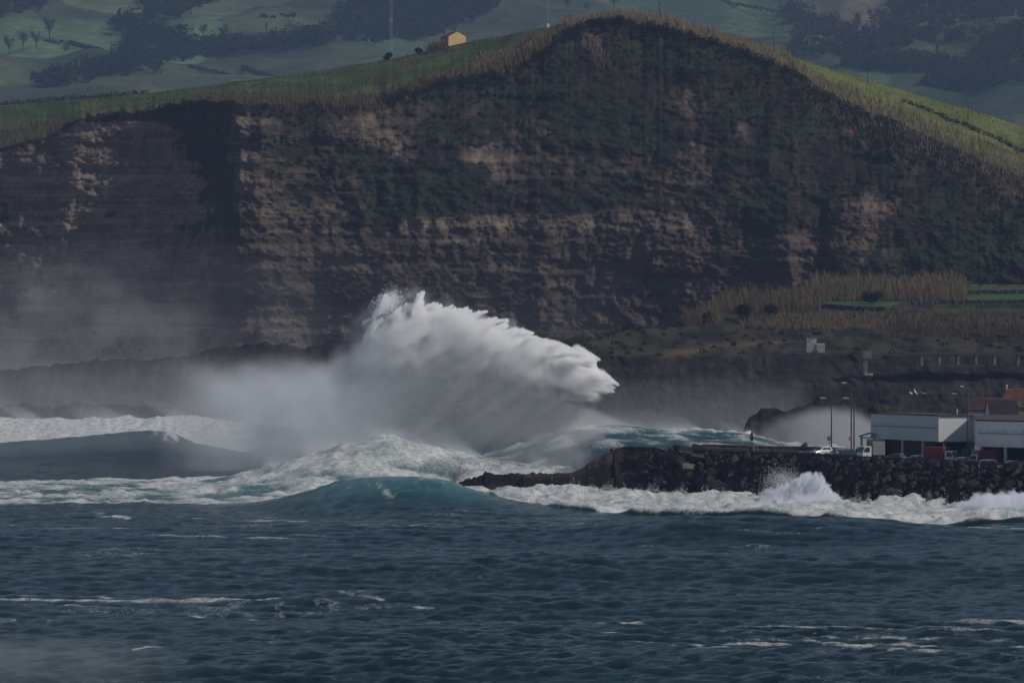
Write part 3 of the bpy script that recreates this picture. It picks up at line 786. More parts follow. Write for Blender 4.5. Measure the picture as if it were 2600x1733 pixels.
def leaf_cloud(centres, radii, per, size, colA, colB, rg, squash=0.8):
    """Leaf-sized faces spread through lumpy crowns: returns vertices, faces, colours."""
    Vs, Cs = [], []
    for c, r in zip(centres, radii):
        n = int(per)
        d = rg.normal(0, 1, (n, 3)); d /= np.linalg.norm(d, axis=1)[:, None]
        rr = r * rg.uniform(0.35, 1.05, n) ** 0.6
        p = np.asarray(c)[None] + d * rr[:, None] * np.array([1, 1, squash])
        s = size * rg.uniform(0.5, 1.3, n)
        u = rg.normal(0, 1, (n, 3)); u /= np.linalg.norm(u, axis=1)[:, None]
        w = np.cross(u, rg.normal(0, 1, (n, 3))); w /= np.linalg.norm(w, axis=1)[:, None]
        q = np.stack([p - u * s[:, None], p + w * s[:, None] * .6, p + u * s[:, None], p - w * s[:, None] * .6], 1)
        Vs.append(q.reshape(-1, 3))
        t = np.clip(rg.uniform(0, 1, n) * 0.7 + 0.3 * rg.uniform(0, 1), 0, 1)
        cc = np.asarray(colA)[None] * (1 - t[:, None]) + np.asarray(colB)[None] * t[:, None]
        Cs.append(np.repeat(cc, 4, 0))
    V = np.concatenate(Vs); C = np.concatenate(Cs)
    return V, np.arange(len(V)).reshape(-1, 4), C

def cloud_obj(name, centres, radii, per, size, colA, colB, seed, parent=None, squash=0.8):
    V, F, C = leaf_cloud(centres, radii, per, size, colA, colB, np.random.default_rng(seed + 500), squash)
    me = mesh_np(name, V, F); set_attr(me, 'col', C)
    return link(name, me, M_LEAF, parent)

def top_pts(n, xa, xb, va, vb, rg):
    return [top_point(rg.uniform(xa, xb), rg.uniform(va, vb)) for _ in range(n)]
def cliff_pts(n, xa, xb, ya, yb, rg):
    """ya, yb: rows below the cliff edge."""
    out = []
    for _ in range(n):
        x = rg.uniform(xa, xb); e = float(np.interp(x, px, ey))
        out.append(cliff_at(x, e + rg.uniform(ya, yb)))
    return out
rg = np.random.default_rng(11)
TAN, TAN2, BRN, OLV = (0.19, 0.142, 0.085), (0.32, 0.25, 0.155), (0.085, 0.064, 0.042), (0.075, 0.070, 0.038)
pts = top_pts(800, -60, 160, 0, .3, rg) + top_pts(1900, 500, 1000, 0, .16, rg) + top_pts(1500, 980, 1290, 0, .16, rg) + top_pts(160, 800, 1000, .3, .5, rg)
pts += cliff_pts(260, 700, 760, 0, 34, rg) + cliff_pts(420, 800, 980, 0, 26, rg)
blades('dry_reeds', pts, 2.0, 0.30, BRN, TAN, 'dry brown reeds along the left cliff edge below the grass', seed=1)
pts = top_pts(2300, 1200, 1450, 0, .36, rg) + cliff_pts(700, 1255, 1400, 0, 22, rg)
blades('dry_reeds', pts, 3.0, 0.30, BRN, TAN2, 'tall dry reeds climbing the edge left of the summit', seed=2)
pts = top_pts(3600, 1430, 2010, 0.1, 1.0, rg) + cliff_pts(1000, 1600, 2010, -2, 12, rg)
blades('dry_reeds', pts, 2.1, 0.26, TAN, TAN2, 'pale reeds along the summit skyline', seed=3)
pts = top_pts(3200, 2000, 2680, 0, .34, rg) + cliff_pts(2600, 2060, 2680, 0, 62, rg)
blades('dry_reeds', pts, 1.7, 0.26, BRN, TAN2, 'brown reeds down the right shoulder of the hill', seed=4)
pts = []
for _ in range(520):
    t = rg.uniform(0, 1); pts.append(cliff_at(1500 + 34 * t + rg.normal(0, 10), 118 + 52 * t + rg.normal(0, 6)))
blades('dry_reeds', pts, 3.4, 0.28, BRN, TAN2, 'clump of pale reeds on the dark slope below the summit', seed=5)
def spts(n, xa, xb, ya, yb):
    return [slope_at(rg.uniform(xa, xb), rg.uniform(ya, yb)) for _ in range(n)]
blades('tall_canes', spts(2600, 2040, 2458, 736, 766) + spts(2400, 2060, 2450, 724, 752), 4.4, 0.24, BRN, (.24, .185, .115), 'stand of tall dry canes above the small green field', seed=6, lean=.20)
blades('tall_canes', spts(2600, 1800, 2085, 752, 795) + spts(500, 1730, 1830, 785, 830), 3.4, 0.26, BRN, TAN, 'brown canes over the mound left of the field', seed=7, lean=.24)
blades('tall_canes', spts(3200, 1880, 2480, 794, 836), 1.4, 0.24, BRN, (.22, .17, .105), 'low dry reeds in front of the terraces', seed=8)
blades('tall_canes', spts(900, 1360, 1490, 845, 880) + spts(1200, 2250, 2620, 800, 860), 2.0, 0.24, BRN, OLV, 'rough brown growth on the coastal slope', seed=9)
pts = top_pts(500, 1085, 1136, .82, 1.0, rg)
blades('dry_reeds', pts, 2.6, 0.22, BRN, TAN, 'bare brown brush beside the yellow hill house', seed=10)
blades('rough_grass', top_pts(5000, -100, 1300, .2, .98, rg), 0.4, 0.4, (0.035, 0.062, 0.018), (0.060, 0.085, 0.028), 'rough green grass on the cliff top', seed=12, lean=.4)
blades('rough_grass', top_pts(2500, 2000, 2680, .4, 1.0, rg), 0.45, 0.3, (0.10, 0.11, 0.03), (0.17, 0.17, 0.06), 'yellowish grass on the right shoulder', seed=13, lean=.4)

DK, DK2 = (0.010, 0.015, 0.010), (0.026, 0.038, 0.020)
cs_, rs_ = [], []
def along(n, xa, xb, ya, yb, r0, r1):
    for p in cliff_pts(n, xa, xb, ya, yb, rg):
        cs_.append(p + Vector((0, 0, .5))); rs_.append(rg.uniform(r0, r1))
along(70, 165, 530, -4, 16, 1.0, 2.4); along(50, 440, 620, 2, 30, 1.0, 2.0); along(60, 960, 1180, -6, 20, 1.0, 2.2); along(90, 1180, 1480, 4, 40, .9, 2.0)
along(130, 1440, 1960, 2, 34, .8, 2.2); along(120, 1900, 2300, 10, 60, .9, 2.0); along(90, 2200, 2640, 30, 110, 1.0, 2.4)
for _ in range(1500):                                      # bushes clinging to the face
    x = rg.uniform(20, 2600); e = float(np.interp(x, px, ey)); y = e + rg.uniform(8, 500) * rg.uniform(0, 1)
    c = int(np.interp(x, px, np.arange(nc))); r = int(np.argmin(np.abs(PYh[:nA + nB, c] - y)))
    if veg[r, c] > 0.5:
        cs_.append(Vector(CV[r, c])); rs_.append(rg.uniform(.5, 1.5))
for _ in range(150):
    q = slope_at(rg.uniform(1380, 2640), rg.uniform(805, 905)); cs_.append(q); rs_.append(rg.uniform(.5, 1.6))
sc = cloud_obj('cliff_scrub', cs_, rs_, 40, 0.36, DK, DK2, 1)
tag(sc, 'dark scrub clinging to the cliff and its edge', kind='stuff')

def bush(p, r, label, per=160, colA=DK, colB=DK2, seed=0, group=None):
    e = empty('bush', p)
    rr = np.random.default_rng(seed)
    cc = [Vector((rr.uniform(-.6, .6) * r, rr.uniform(-.5, .5) * r, r * rr.uniform(.3, 1.0))) for _ in range(5)]
    cloud_obj('foliage', cc, [r * rr.uniform(.4, .65) for _ in cc], per, 0.32, colA, colB, seed, e)
    bm = bmesh.new()
    for q in cc: add_tube(bm, (0, 0, -.6), q, .09, .04, 5)
    bm_obj('stem', bm, simple('twig', (0.05, 0.04, 0.03)), e)
    tag(e, label, 'bush', group)
    return e
bush(cliff_at(1568, 68), 3.0, 'dark bush crowning the summit of the hill', seed=41)
bush(cliff_at(1522, 72), 2.4, 'dark bush just left of the summit', seed=42)
bush(cliff_at(1660, 78), 1.6, 'small dark bush on the skyline right of the summit', seed=43)
bush(slope_at(2212, 772), 3.0, 'rounded dark bush in front of the tall canes', seed=44, per=220)
bush(slope_at(1880, 812), 3.4, 'large dark bush on the mound left of the terraces', seed=45, per=220)
bush(slope_at(1790, 822), 3.0, 'dark bush at the left foot of the mound', seed=46, per=200)
bush(slope_at(1960, 800), 2.4, 'dark shrub beside the green field at its left end', seed=47, per=180)
bush(top_point(985, .96), 2.0, 'dark bush at the foot of the lattice mast', seed=48)
bush(top_point(1065, .93), 1.7, 'low bush left of the yellow hill house', seed=49, colA=(0.03, 0.025, 0.02), colB=(0.07, 0.055, 0.04))

def hedge(name, pts, r, label, colA=DK, colB=DK2, step=1.0, seed=0, cat='hedge', per=46, size=.32):
    e = empty(name, pts[0])
    cc, rr = [], []
    rr_ = np.random.default_rng(seed)
    for a, b_ in zip(pts[:-1], pts[1:]):
        n = max(2, int((b_ - a).length / (r * step)))
        for k in range(n):
            q = a.lerp(b_, k / n) + Vector((rr_.normal(0, .3), rr_.normal(0, .5), r * rr_.uniform(.2, .6)))
            cc.append(q - pts[0]); rr.append(r * rr_.uniform(.6, 1.1))
    cloud_obj('foliage', cc, rr, per, size, colA, colB, seed, e)
    bm = bmesh.new()
    for q in cc[::2]: add_tube(bm, q - Vector((0, 0, r + .6)), q, .08, .05, 4)
    bm_obj('stems', bm, simple('twig', (0.05, 0.04, 0.03)), e)['kind'] = 'stuff'
    tag(e, label, cat)
    return e
hedge('hedge', [top_point(x, .97) for x in range(-60, 420, 40)], 1.5, 'dark hedge along the back of the left cliff-top field', seed=61)
hedge('hedge', [cliff_at(x, float(np.interp(x, [2290, 2330, 2400, 2500, 2600, 2700], [258, 272, 302, 340, 388, 430])) ) for x in range(2295, 2680, 30)], 1.3, 'dark hedge cutting down the right shoulder between the reed beds', seed=62)

# ---- woods and trees on the far pastures
def in_poly(poly, n, rg):
    xs = [p[0] for p in poly]; ys = [p[1] for p in poly]; out = []
    while len(out) < n:
        x, y = rg.uniform(min(xs), max(xs)), rg.uniform(min(ys), max(ys)); ins = False
        j = len(poly) - 1
        for i in range(len(poly)):
            if (ys[i] > y) != (ys[j] > y) and x < (xs[j] - xs[i]) * (y - ys[i]) / (ys[j] - ys[i]) + xs[i]: ins = not ins
            j = i
        if ins: out.append((x, y))
    return out
WOODS = [('dark wood filling the valley on the hillside left of centre', [(280, 175), (330, 110), (290, 60), (330, 50), (400, 85), (470, 90), (480, 150), (400, 190), (300, 195)], 95),
         ('wood at the top edge above the left pastures', [(350, 10), (420, -10), (620, -20), (470, 35), (440, 60), (370, 50)], 55),
         ('wood in the upper left corner of the hillside', [(-40, -10), (150, -10), (120, 25), (40, 50), (-40, 60)], 34),
         ('broad dark wood behind the lattice mast', [(850, 40), (960, -20), (1280, -20), (1260, 30), (1200, 60), (1130, 90), (1050, 105), (960, 110), (860, 105)], 190),
         ('dark wood covering the upper right hillside', [(2240, 70), (2280, -20), (2680, -20), (2680, 90), (2450, 105), (2300, 120), (2200, 125)], 170),
         ('tree belt along the upper pasture below the valley wood', [(480, 150), (480, 115), (640, 118), (860, 85), (870, 108), (640, 135)], 70),
         ('tree belt dropping left below the valley wood', [(90, 215), (150, 205), (290, 165), (300, 195), (200, 215), (100, 228)], 46),
         ('scrubby belt on the middle right slope', [(1990, 110), (2140, 80), (2300, 120), (2140, 150), (2010, 140)], 60),
         ('dark belt between the right meadows', [(2130, 165), (2300, 150), (2420, 175), (2600, 110), (2640, 140), (2560, 165), (2420, 190), (2200, 185)], 95),
         ('low belt beside the far right meadow', [(2330, 220), (2450, 200), (2640, 185), (2640, 215), (2450, 228)], 60),
         ('hedge wood slanting down the right hillside', [(1995, 45), (2010, 25), (2040, 38), (2120, 95), (2090, 105), (2010, 60)], 34)]
WD, WD2, WB, WB2 = (0.014, 0.024, 0.018), (0.038, 0.050, 0.032), (0.034, 0.028, 0.026), (0.065, 0.052, 0.044)
for k, (lab, poly, n) in enumerate(WOODS):
    cc, rr = [], []
    for (x, y) in in_poly(poly, int(n * 1.9), rg):
        q = hill_at(x, y); r = rg.uniform(2.6, 6.0)
        for _ in range(3):
            cc.append(q + Vector((rg.normal(0, r * .45), rg.normal(0, r * .45), r * rg.uniform(.5, 1.5)))); rr.append(r * rg.uniform(.45, .75))
    o = cloud_obj('far_woodland', cc, rr, 34, 0.95, WD if k not in (7,) else WB, WD2 if k not in (7,) else WB2, 70 + k, squash=.95)
    tag(o, lab, kind='stuff')

def far_tree(x, y, h, kind, label, group=None, seed=0):
    q = hill_at(x, y)
    rr = np.random.default_rng(seed + 300)
    nm = {'round': 'broadleaf_tree', 'bare': 'bare_tree', 'cone': 'conifer_tree', 'flat': 'umbrella_pine', 'ivy': 'ivy_clad_tree'}[kind]
    e = empty(nm, q)
    bm = bmesh.new()
    add_tube(bm, (0, 0, -1.5), (rr.normal(0, .2), 0, h * .6), h * .035, h * .018, 6)
    limbs = []
    nl = 22 if kind in ('bare', 'ivy') else 7
    for k in range(nl):
        z0 = h * rr.uniform(.25, .62); a = rr.uniform(0, 6.28); l = h * rr.uniform(.22, .42)
        t = Vector((math.cos(a) * l * .6, math.sin(a) * l * .6, z0 + l * .85))
        add_tube(bm, (0, 0, z0), t, h * .014, h * .006, 4); limbs.append(t)
        if nl > 10:
            for _ in range(3):
                t2 = t + Vector((rr.normal(0, h * .06), rr.normal(0, h * .06), h * rr.uniform(.05, .16)))
                add_tube(bm, t, t2, h * .007, h * .003, 3)
    bm_obj('trunk', bm, simple('bark', (0.045, 0.036, 0.030)), e)
    if kind == 'round':
        cc = [Vector((rr.normal(0, h * .15), rr.normal(0, h * .15), h * rr.uniform(.4, .9))) for _ in range(9)]; ra = [h * rr.uniform(.13, .22) for _ in cc]
        cloud_obj('crown', cc, ra, 46, h * .055, WD, WD2, seed, e, .85)
    elif kind == 'cone':
        cc = [Vector((rr.normal(0, h * .02), rr.normal(0, h * .02), h * (.15 + .085 * k))) for k in range(10)]; ra = [h * (.24 - .021 * k) for k in range(10)]
        cloud_obj('crown', cc, ra, 46, h * .045, WD, WD2, seed, e, .7)
    elif kind == 'flat':
        cc = [Vector((rr.normal(0, h * .16), rr.normal(0, h * .16), h * rr.uniform(.86, .98))) for _ in range(8)]; ra = [h * rr.uniform(.09, .16) for _ in cc]
        cloud_obj('crown', cc, ra, 40, h * .045, WD, WD2, seed, e, .4)
    elif kind == 'ivy':
        cc = [Vector((rr.normal(0, h * .04), rr.normal(0, h * .04), h * (.08 + .09 * k))) for k in range(9)]; ra = [h * rr.uniform(.05, .10) for _ in cc]
        cloud_obj('ivy', cc, ra, 34, h * .035, WD, WD2, seed, e, 1.1)
    else:
        cloud_obj('twigs', limbs, [h * .10] * len(limbs), 16, h * .03, WB, WB2, seed, e, 1.0)['kind'] = 'stuff'
    tag(e, label, 'tree', group)
    return e
for k, (x, y, h, kd, lab) in enumerate([
    (127, 103, 15, 'bare', 'lone bare tree on the upper left pasture'), (302, 78, 15, 'cone', 'dark pointed tree at the top of the valley wood'),
    (165, 205, 11, 'round', 'round tree in the belt at lower left of the hillside'), (118, 218, 9, 'round', 'small round tree at the left end of the lower belt'),
    (678, 92, 14, 'flat', 'umbrella pine on the pasture left of the mast, the left one of a pair'), (738, 96, 16, 'flat', 'taller flat-topped umbrella pine right of its twin'),
    (2180, 88, 16, 'ivy', 'ivy clad bare tree standing darkest on the tan slope'), (2122, 86, 15, 'bare', 'bare tree left of the ivy clad one on the tan slope'),
    (2222, 82, 18, 'bare', 'tall forked bare tree right of the ivy clad one'), (2240, 84, 14, 'bare', 'bare tree at the edge of the upper right wood'),
    (2380, 160, 11, 'cone', 'dark conifer alone on the right meadow'), (2008, 44, 8, 'cone', 'dark pointed tree at the head of the slanting hedge'),
    (2160, 172, 8, 'cone', 'small conifer at the left of the right tree belt'), (2247, 168, 9, 'cone', 'pointed conifer in the middle of the right tree belt'),
    (2500, 138, 12, 'round', 'dark round tree at the left of the far right group'), (2530, 128, 13, 'round', 'tall dark tree in the far right group'), (2585, 150, 16, 'round', 'largest dark tree at the right edge of the hillside'),
    (1437, 30, 9, 'bare', 'bare sapling on the meadow left of the summit'), (1488, 34, 8, 'bare', 'bare sapling behind the skyline reeds left of the summit'), (1556, 26, 10, 'bare', 'bare sapling above the summit bush'),
    (60, 130, 12, 'bare', 'bare tree in the brown thicket at the left edge'), (20, 140, 12, 'bare', 'bare tree leaning at the left picture edge'), (90, 125, 11, 'bare', 'bare tree at the right of the brown thicket'),
    (520, 100, 10, 'bare', 'bare tree above the middle tree belt'), (570, 105, 11, 'bare', 'bare tree over the right part of the middle belt')]):
    far_tree(x, y, h, kd, lab, seed=k)
for k, pts_ in enumerate(([(620, 175), (700, 205), (800, 238)], [(110, 105), (180, 112), (265, 132)], [(1990, 35), (1850, 10), (1800, -10)], [(480, 172), (560, 188), (630, 208)])):
    hedge('hedge', [hill_at(*q) for q in pts_], 1.8, ['brown hedge running down the middle pasture', 'dark hedge bank on the upper left pasture', 'hedge curving along the top right pasture', 'dark hedge bank on the middle pasture'][k],
          colA=WB, colB=WB2, seed=80 + k, size=.7, per=26)

# ---- stone walls, fence and plants on the terraces
def stone_wall(pts, h, label, seed=0):
    e = empty('stone_wall', pts[0]); rr = np.random.default_rng(seed)
    bm = bmesh.new()
    for a, b_ in zip(pts[:-1], pts[1:]):
        n = max(2, int((b_ - a).length / .7))
        for k in range(n):
            for lay_ in range(2):
                q = a.lerp(b_, (k + rr.uniform(0, .5)) / n) - pts[0]
                s = rr.uniform(.35, .6)
                M = Matrix.Translation(q + Vector((0, rr.normal(0, .12), h * (.2 + .45 * lay_)))) @ Matrix.Rotation(rr.uniform(0, 3), 4, 'Z') @ Matrix.Rotation(rr.normal(0, .3), 4, 'X')
                add_box(bm, -s, s, -s * .7, s * .7, -h * .36, h * .36, 0, M)
    o = bm_obj('stones', bm, simple('wall_stone', (0.035, 0.034, 0.034), .95, var=.5, scale=1.5), e); o['kind'] = 'stuff'
    tag(e, label, 'wall')
stone_wall([slope_at(x, y) for x, y in ((2062, 781), (2110, 784), (2170, 787), (2250, 790))], 1.3, 'dark stone wall under the small green field at its left', 1)
stone_wall([slope_at(x, y) for x, y in ((2270, 785), (2300, 776), (2380, 772), (2480, 771), (2620, 769))], 1.1, 'long dark stone wall below the right green field', 2)
stone_wall([slope_at(x, y) for x, y in ((2440, 746), (2520, 744), (2620, 743))], 1.0, 'short dark stone wall above the right green field', 3)
def rail_fence(pts, label):
    e = empty('rail_fence', pts[0]); m = simple('weathered_wood', (0.20, 0.17, 0.14), .9)
    for p in pts:
        bm = bmesh.new(); add_tube(bm, p - pts[0] - Vector((0, 0, .3)), p - pts[0] + Vector((0, 0, 1.3)), .09, .08, 6); bm_obj('post', bm, m, e)
    for zz in (.7, 1.2):
        bm = bmesh.new()
        for a, b_ in zip(pts[:-1], pts[1:]): add_tube(bm, a - pts[0] + Vector((0, -.1, zz)), b_ - pts[0] + Vector((0, -.1, zz)), .05, .05, 5)
        bm_obj('rail', bm, m, e)
    tag(e, label, 'fence')
rail_fence([slope_at(x, 733) for x in range(2462, 2650, 17)], 'pale wooden rail fence at the right end above the terraces')
def leafy_plant(p, h, label, seed):
    e = empty('broadleaf_plant', p); rr = np.random.default_rng(seed)
    bm = bmesh.new(); add_tube(bm, (0, 0, -.2), (0, 0, h * .6), .1, .07, 6); bm_obj('stem', bm, simple('twig', (0.05, 0.04, 0.03)), e)
    bm = bmesh.new()
    for k in range(9):
        a = k * .7 + rr.uniform(0, .4); l = h * rr.uniform(.5, .75)
        pr = None
        for s in range(5):
            t = s / 4; r_ = l * t; zz = h * .6 + l * (.9 * t - .75 * t * t); w = .28 * math.sin(math.pi * (.15 + .8 * t))
            c = Vector((math.cos(a) * r_, math.sin(a) * r_, zz)); sd = Vector((-math.sin(a), math.cos(a), 0)) * w
            cur = (bm.verts.new(c - sd), bm.verts.new(c + sd))
            if pr: bm.faces.new((pr[0], pr[1], cur[1], cur[0]))
            pr = cur
    o = bm_obj('leaves', bm, simple('broad_leaf', (0.035, 0.06, 0.022), .6), e); o['kind'] = 'stuff'
    tag(e, label, 'plant')
leafy_plant(slope_at(2535, 733), 2.2, 'broad leaved plant behind the rail fence, the left one', 1)
leafy_plant(slope_at(2590, 732), 2.6, 'broad leaved plant behind the rail fence, the right one', 2)

# ---- hut and gallery on the coastal slope
M_CONC = simple('weathered_concrete', (0.30, 0.29, 0.28), .9, var=.35, scale=1.2, bump=.3)
p = slope_at(2070, 893); e = empty('concrete_hut', (p.x, p.y - 2.0, ZP(893, p.y - 2.0)))
bm = bmesh.new(); add_box(bm, -2.4, 2.4, 0, 3.5, -1.5, 2.25, .05); bm_obj('lower_block', bm, M_CONC, e)
bm = bmesh.new(); add_box(bm, -2.35, .25, .5, 3.2, 2.253, 3.7, .05); bm_obj('upper_block', bm, M_CONC, e)
box_obj('roof_slab', -2.45, .35, .4, 3.3, 3.703, 3.82, M_CONC, e)
box_obj('door', -.5, .35, -.04, .02, 0.1, 1.9, simple('old_steel', (0.10, 0.10, 0.10)), e)
tag(e, 'small grey concrete hut of two stacked blocks on the coastal road', 'hut')
pts_ = [slope_at(x, 897) for x in (1990, 2040, 2100, 2165)]
e = empty('road_railing', pts_[0]); yb = min(q.y for q in pts_) - 2.5
m = simple('teal_paint', (0.06, 0.13, 0.15), .6)
for k, zz in enumerate((0.15, .6)):
    bm = bmesh.new(); q0 = P(1985, 896, yb) - pts_[0]; q1 = P(2170, 896, yb) - pts_[0]
    add_tube(bm, q0 + Vector((0, 0, zz)), q1 + Vector((0, 0, zz)), .07, .07, 5); bm_obj('rail', bm, m, e)
for k in range(9):
    q = P(1985 + 23 * k, 896, yb) - pts_[0]
    bm = bmesh.new(); add_tube(bm, q + Vector((0, 0, -1.2)), q + Vector((0, 0, .65)), .05, .05, 5); bm_obj('post', bm, m, e)
tag(e, 'thin bluish railing along the road at the hut', 'railing')
Dg_ = 1376.0
e = empty('road_gallery', P(2430, 925, Dg_))
o0 = P(2430, 925, Dg_)
for x in (2340, 2385, 2432, 2478, 2525, 2585):
    q = P(x, 922, Dg_) - o0
    bm = bmesh.new(); add_box(bm, q.x - .36, q.x + .36, -.4, 3, -.4, 2.6, .06); bm_obj('pillar', bm, simple('stained_concrete', (0.13, 0.125, 0.12), .9, var=.35, scale=1.2), e)
q0 = P(2290, 898, Dg_) - o0; q1 = P(2720, 898, Dg_) - o0
box_obj('beam', q0.x, q1.x, -.7, 5.5, 2.603, 3.25, simple('dark_concrete', (0.055, 0.055, 0.055), .95), e)
box_obj('ledge', (P(2380, 0, Dg_) - o0).x, (P(2500, 0, Dg_) - o0).x, -1.2, 2.5, -.5, 0.0, simple('dark_concrete', (0.055, 0.055, 0.055), .95), e)
tag(e, 'dark road gallery on pale pillars in the coastal slope', 'gallery')
e = empty('concrete_buttress', P(2197, 944, 1380))
bm = bmesh.new(); add_box(bm, -.6, .5, -.5, 2, -1, 5.2, .1); bm_obj('shaft', bm, simple('stained_concrete', (0.13, 0.125, 0.12), .9, var=.35, scale=1.2), e)
bm = bmesh.new(); add_box(bm, -.8, 1.5, -.8, 2, 3.4, 5.35, .1); bm_obj('head', bm, simple('stained_concrete', (0.13, 0.125, 0.12), .9, var=.35, scale=1.2), e)
bm = bmesh.new(); add_box(bm, -.2, 1.9, -.9, 1.5, -.9, -.35, .05); bm_obj('footing', bm, M_CONC, e)
tag(e, 'tall pale concrete buttress alone on the dark slope', 'buttress')

# ---- house, masts and poles on the hill
def turf_at(x, y):
    best = min(((abs((HY - (q.z - CH) * FPX / q.y) - y), q) for q in (top_point(x, k / 40) for k in range(41))), key=lambda t: t[0])
    return best[1]
hp = turf_at(1161, 111)
e = empty('hill_house', hp, R(20))
M_YEL = simple('yellow_render', (0.62, 0.42, 0.19), .9, var=.10, scale=.9)
M_TILE_D = simple('dark_red_tile', (0.13, 0.045, 0.035), .85, var=.3, scale=2)
W2, LN, EH, RH = 3.35, 8.5, 2.75, 4.55
bm = bmesh.new()
add_prism(bm, [(-W2, -1.4), (W2, -1.4), (W2, EH), (0, RH), (-W2, EH)], 0, LN)
bm_obj('wall', bm, M_YEL, e)
for s in (-1, 1):
    bm = bmesh.new()
    pr = [(0, RH + .06), (0, RH + .2), (s * (W2 + .55), EH - .12), (s * (W2 + .55), EH - .26)]
    add_prism(bm, pr if s > 0 else pr[::-1], .12, LN + .3)
    bm_obj('roof_slope', bm, M_TILE_D, e)
box_obj('side_door', -W2 - .03, -W2 + .05, 4.8, 5.8, .0, 2.1, simple('dark_opening', (0.012, 0.012, 0.014)), e)
box_obj('side_window', -W2 - .03, -W2 + .05, 2.0, 3.2, .9, 2.0, simple('dark_opening', (0.012, 0.012, 0.014)), e)
for yy in (1.0, 4.0, 7.2):
    bm = bmesh.new(); add_box(bm, -W2 - .5, -W2 - .34, yy - .08, yy + .08, -1.2, EH - .2); bm_obj('porch_post', bm, simple('pale_post', (.4, .38, .36)), e)
bm = bmesh.new()
for k in range(3): add_box(bm, -.16 + .14 * k, -.08 + .14 * k, -.05, .02, 3.55 - (.2 if k == 1 else 0), 3.75 - (.1 if k == 1 else 0))
bm_obj('gable_vent', bm, simple('dark_opening', (0.012, 0.012, 0.014)), e)['kind'] = 'stuff'
tag(e, 'small yellow gabled house with a dark red roof on the cliff-top turf', 'house')

def lattice_mast(p, h, w, label, plinth=False):
    e = empty('lattice_mast', p)
    m = simple('galvanised_steel', (0.30, 0.30, 0.31), .6, .3, var=.5, scale=.6)
    cs4 = [(-w, -w), (w, -w), (w, w), (-w, w)]
    for cx_, cy_ in cs4:
        bm = bmesh.new(); add_tube(bm, (cx_, cy_, -1), (cx_, cy_, h), w * .16, w * .16, 5); bm_obj('leg', bm, m, e)
    bm = bmesh.new(); nseg = int(h / (w * 2.2))
    for k in range(nseg):
        z0, z1 = h * k / nseg, h * (k + 1) / nseg
        for j in range(4):
            a, b2 = cs4[j], cs4[(j + 1) % 4]
            add_tube(bm, (*a, z0), (*b2, z1), w * .09, w * .09, 4, False); add_tube(bm, (*b2, z0), (*a, z1), w * .09, w * .09, 4, False)
    bm_obj('bracing', bm, m, e)['kind'] = 'stuff'
    if plinth:
        bm = bmesh.new(); add_box(bm, -w * 2, w * 2, -w * 2, w * 2, -.6, 1.3, .05); bm_obj('plinth', bm, simple('white_paint', (.7, .7, .68), .7), e)
    tag(e, label, 'mast')
lattice_mast(top_point(993, .97), 34, .36, 'tall steel lattice mast left of the yellow hill house')
lattice_mast(top_point(1392, .97), 26, .22, 'slim lattice mast on a white plinth left of the summit', True)
def pole(p, h, label, r=.14):
    e = empty('utility_pole', p)
    m = simple('creosoted_wood', (0.03, 0.024, 0.020), .9)
    bm = bmesh.new(); add_tube(bm, (0, 0, -1), (0, 0, h), r, r * .75, 7); bm_obj('shaft', bm, m, e)
    bm = bmesh.new(); add_box(bm, -.5, .5, -.06, .06, h - .5, h - .36); bm_obj('crossarm', bm, m, e)
    tag(e, label, 'utility pole')
    return p + Vector((0, 0, h - .3))
tops = [pole(top_point(1674, .85), 6.2, 'dark utility pole on the skyline just right of the summit', .17), pole(top_point(1963, .9), 7.0, 'utility pole on the reedy skyline, second from the summit'),
        pole(top_point(2203, .82), 7.2, 'utility pole halfway down the right shoulder'), pole(top_point(2458, .62), 10.0, 'utility pole lowest on the yellowish right shoulder')]
bm = bmesh.new()
for a, b_ in zip(tops[:-1], tops[1:]):
    q = a
    for k in range(1, 9):
        t = k / 8; n_ = a.lerp(b_, t) - Vector((0, 0, 3.0 * t * (1 - t))); add_tube(bm, q, n_, .03, .03, 3, False); q = n_
o = bm_obj('power_line', bm, simple('cable', (0.02, 0.02, 0.02)))
tag(o, 'sagging cable strung between the skyline utility poles', 'cable')
# ================================================================== THE BREAKWATER
PX_, PD_ = [1500, 1580, 1850, 1880, 2060, 2200, 2390, 2600, 3300], [938, 935, 908, 905, 885, 868, 852, 832, 770]
def pier_D(x): return float(np.interp(x, PX_, PD_))
def pier_dir(x):
    a = P(x - 20, 0, pier_D(x - 20)); b_ = P(x + 20, 0, pier_D(x + 20))
    return math.atan2(b_.y - a.y, b_.x - a.x)
def deck_z(x): return float(np.interp(x, [1500, 2060, 2300, 2600, 3300], [7.0, 7.05, 6.4, 5.95, 5.9]))
WPROF, ZPROF = [-19, -15.5, -9, -4, -1.2, 0, 40, 58], [-3.0, -0.5, 2.6, 5.4, 6.6, 6.75, 6.75, -3]
nx_, nw_ = 420, 90
qx = np.linspace(1560, 3250, nx_); qw = np.concatenate([np.linspace(-19, -.5, 70), np.linspace(0, 58, 20)])
QX = np.repeat(qx[None], nw_, 0); QW = np.repeat(qw[:, None], nx_, 1)
QD = np.interp(QX, PX_, PD_) + np.where(QW > 0, QW * (1 + 2.2 * sstep(2130, 2230, QX)), QW)
Xp = (QX - CX) / FPX * np.interp(QX, PX_, PD_)
dk = np.interp(QX, [1500, 2060, 2300, 2600, 3300], [6.95, 7.0, 6.35, 5.9, 5.85])
Zp = np.interp(QW, WPROF, ZPROF); Zp = np.where(Zp > 6.5, np.minimum(dk, Zp + 9), Zp * np.minimum(1, dk / 6.75 + .0))
nz = fbm(Xp / 1.6, QW / 2.0, 3, 401)
Zp = Zp + (nz - 0.5) * 1.2 * sstep(-.5, -3, QW)
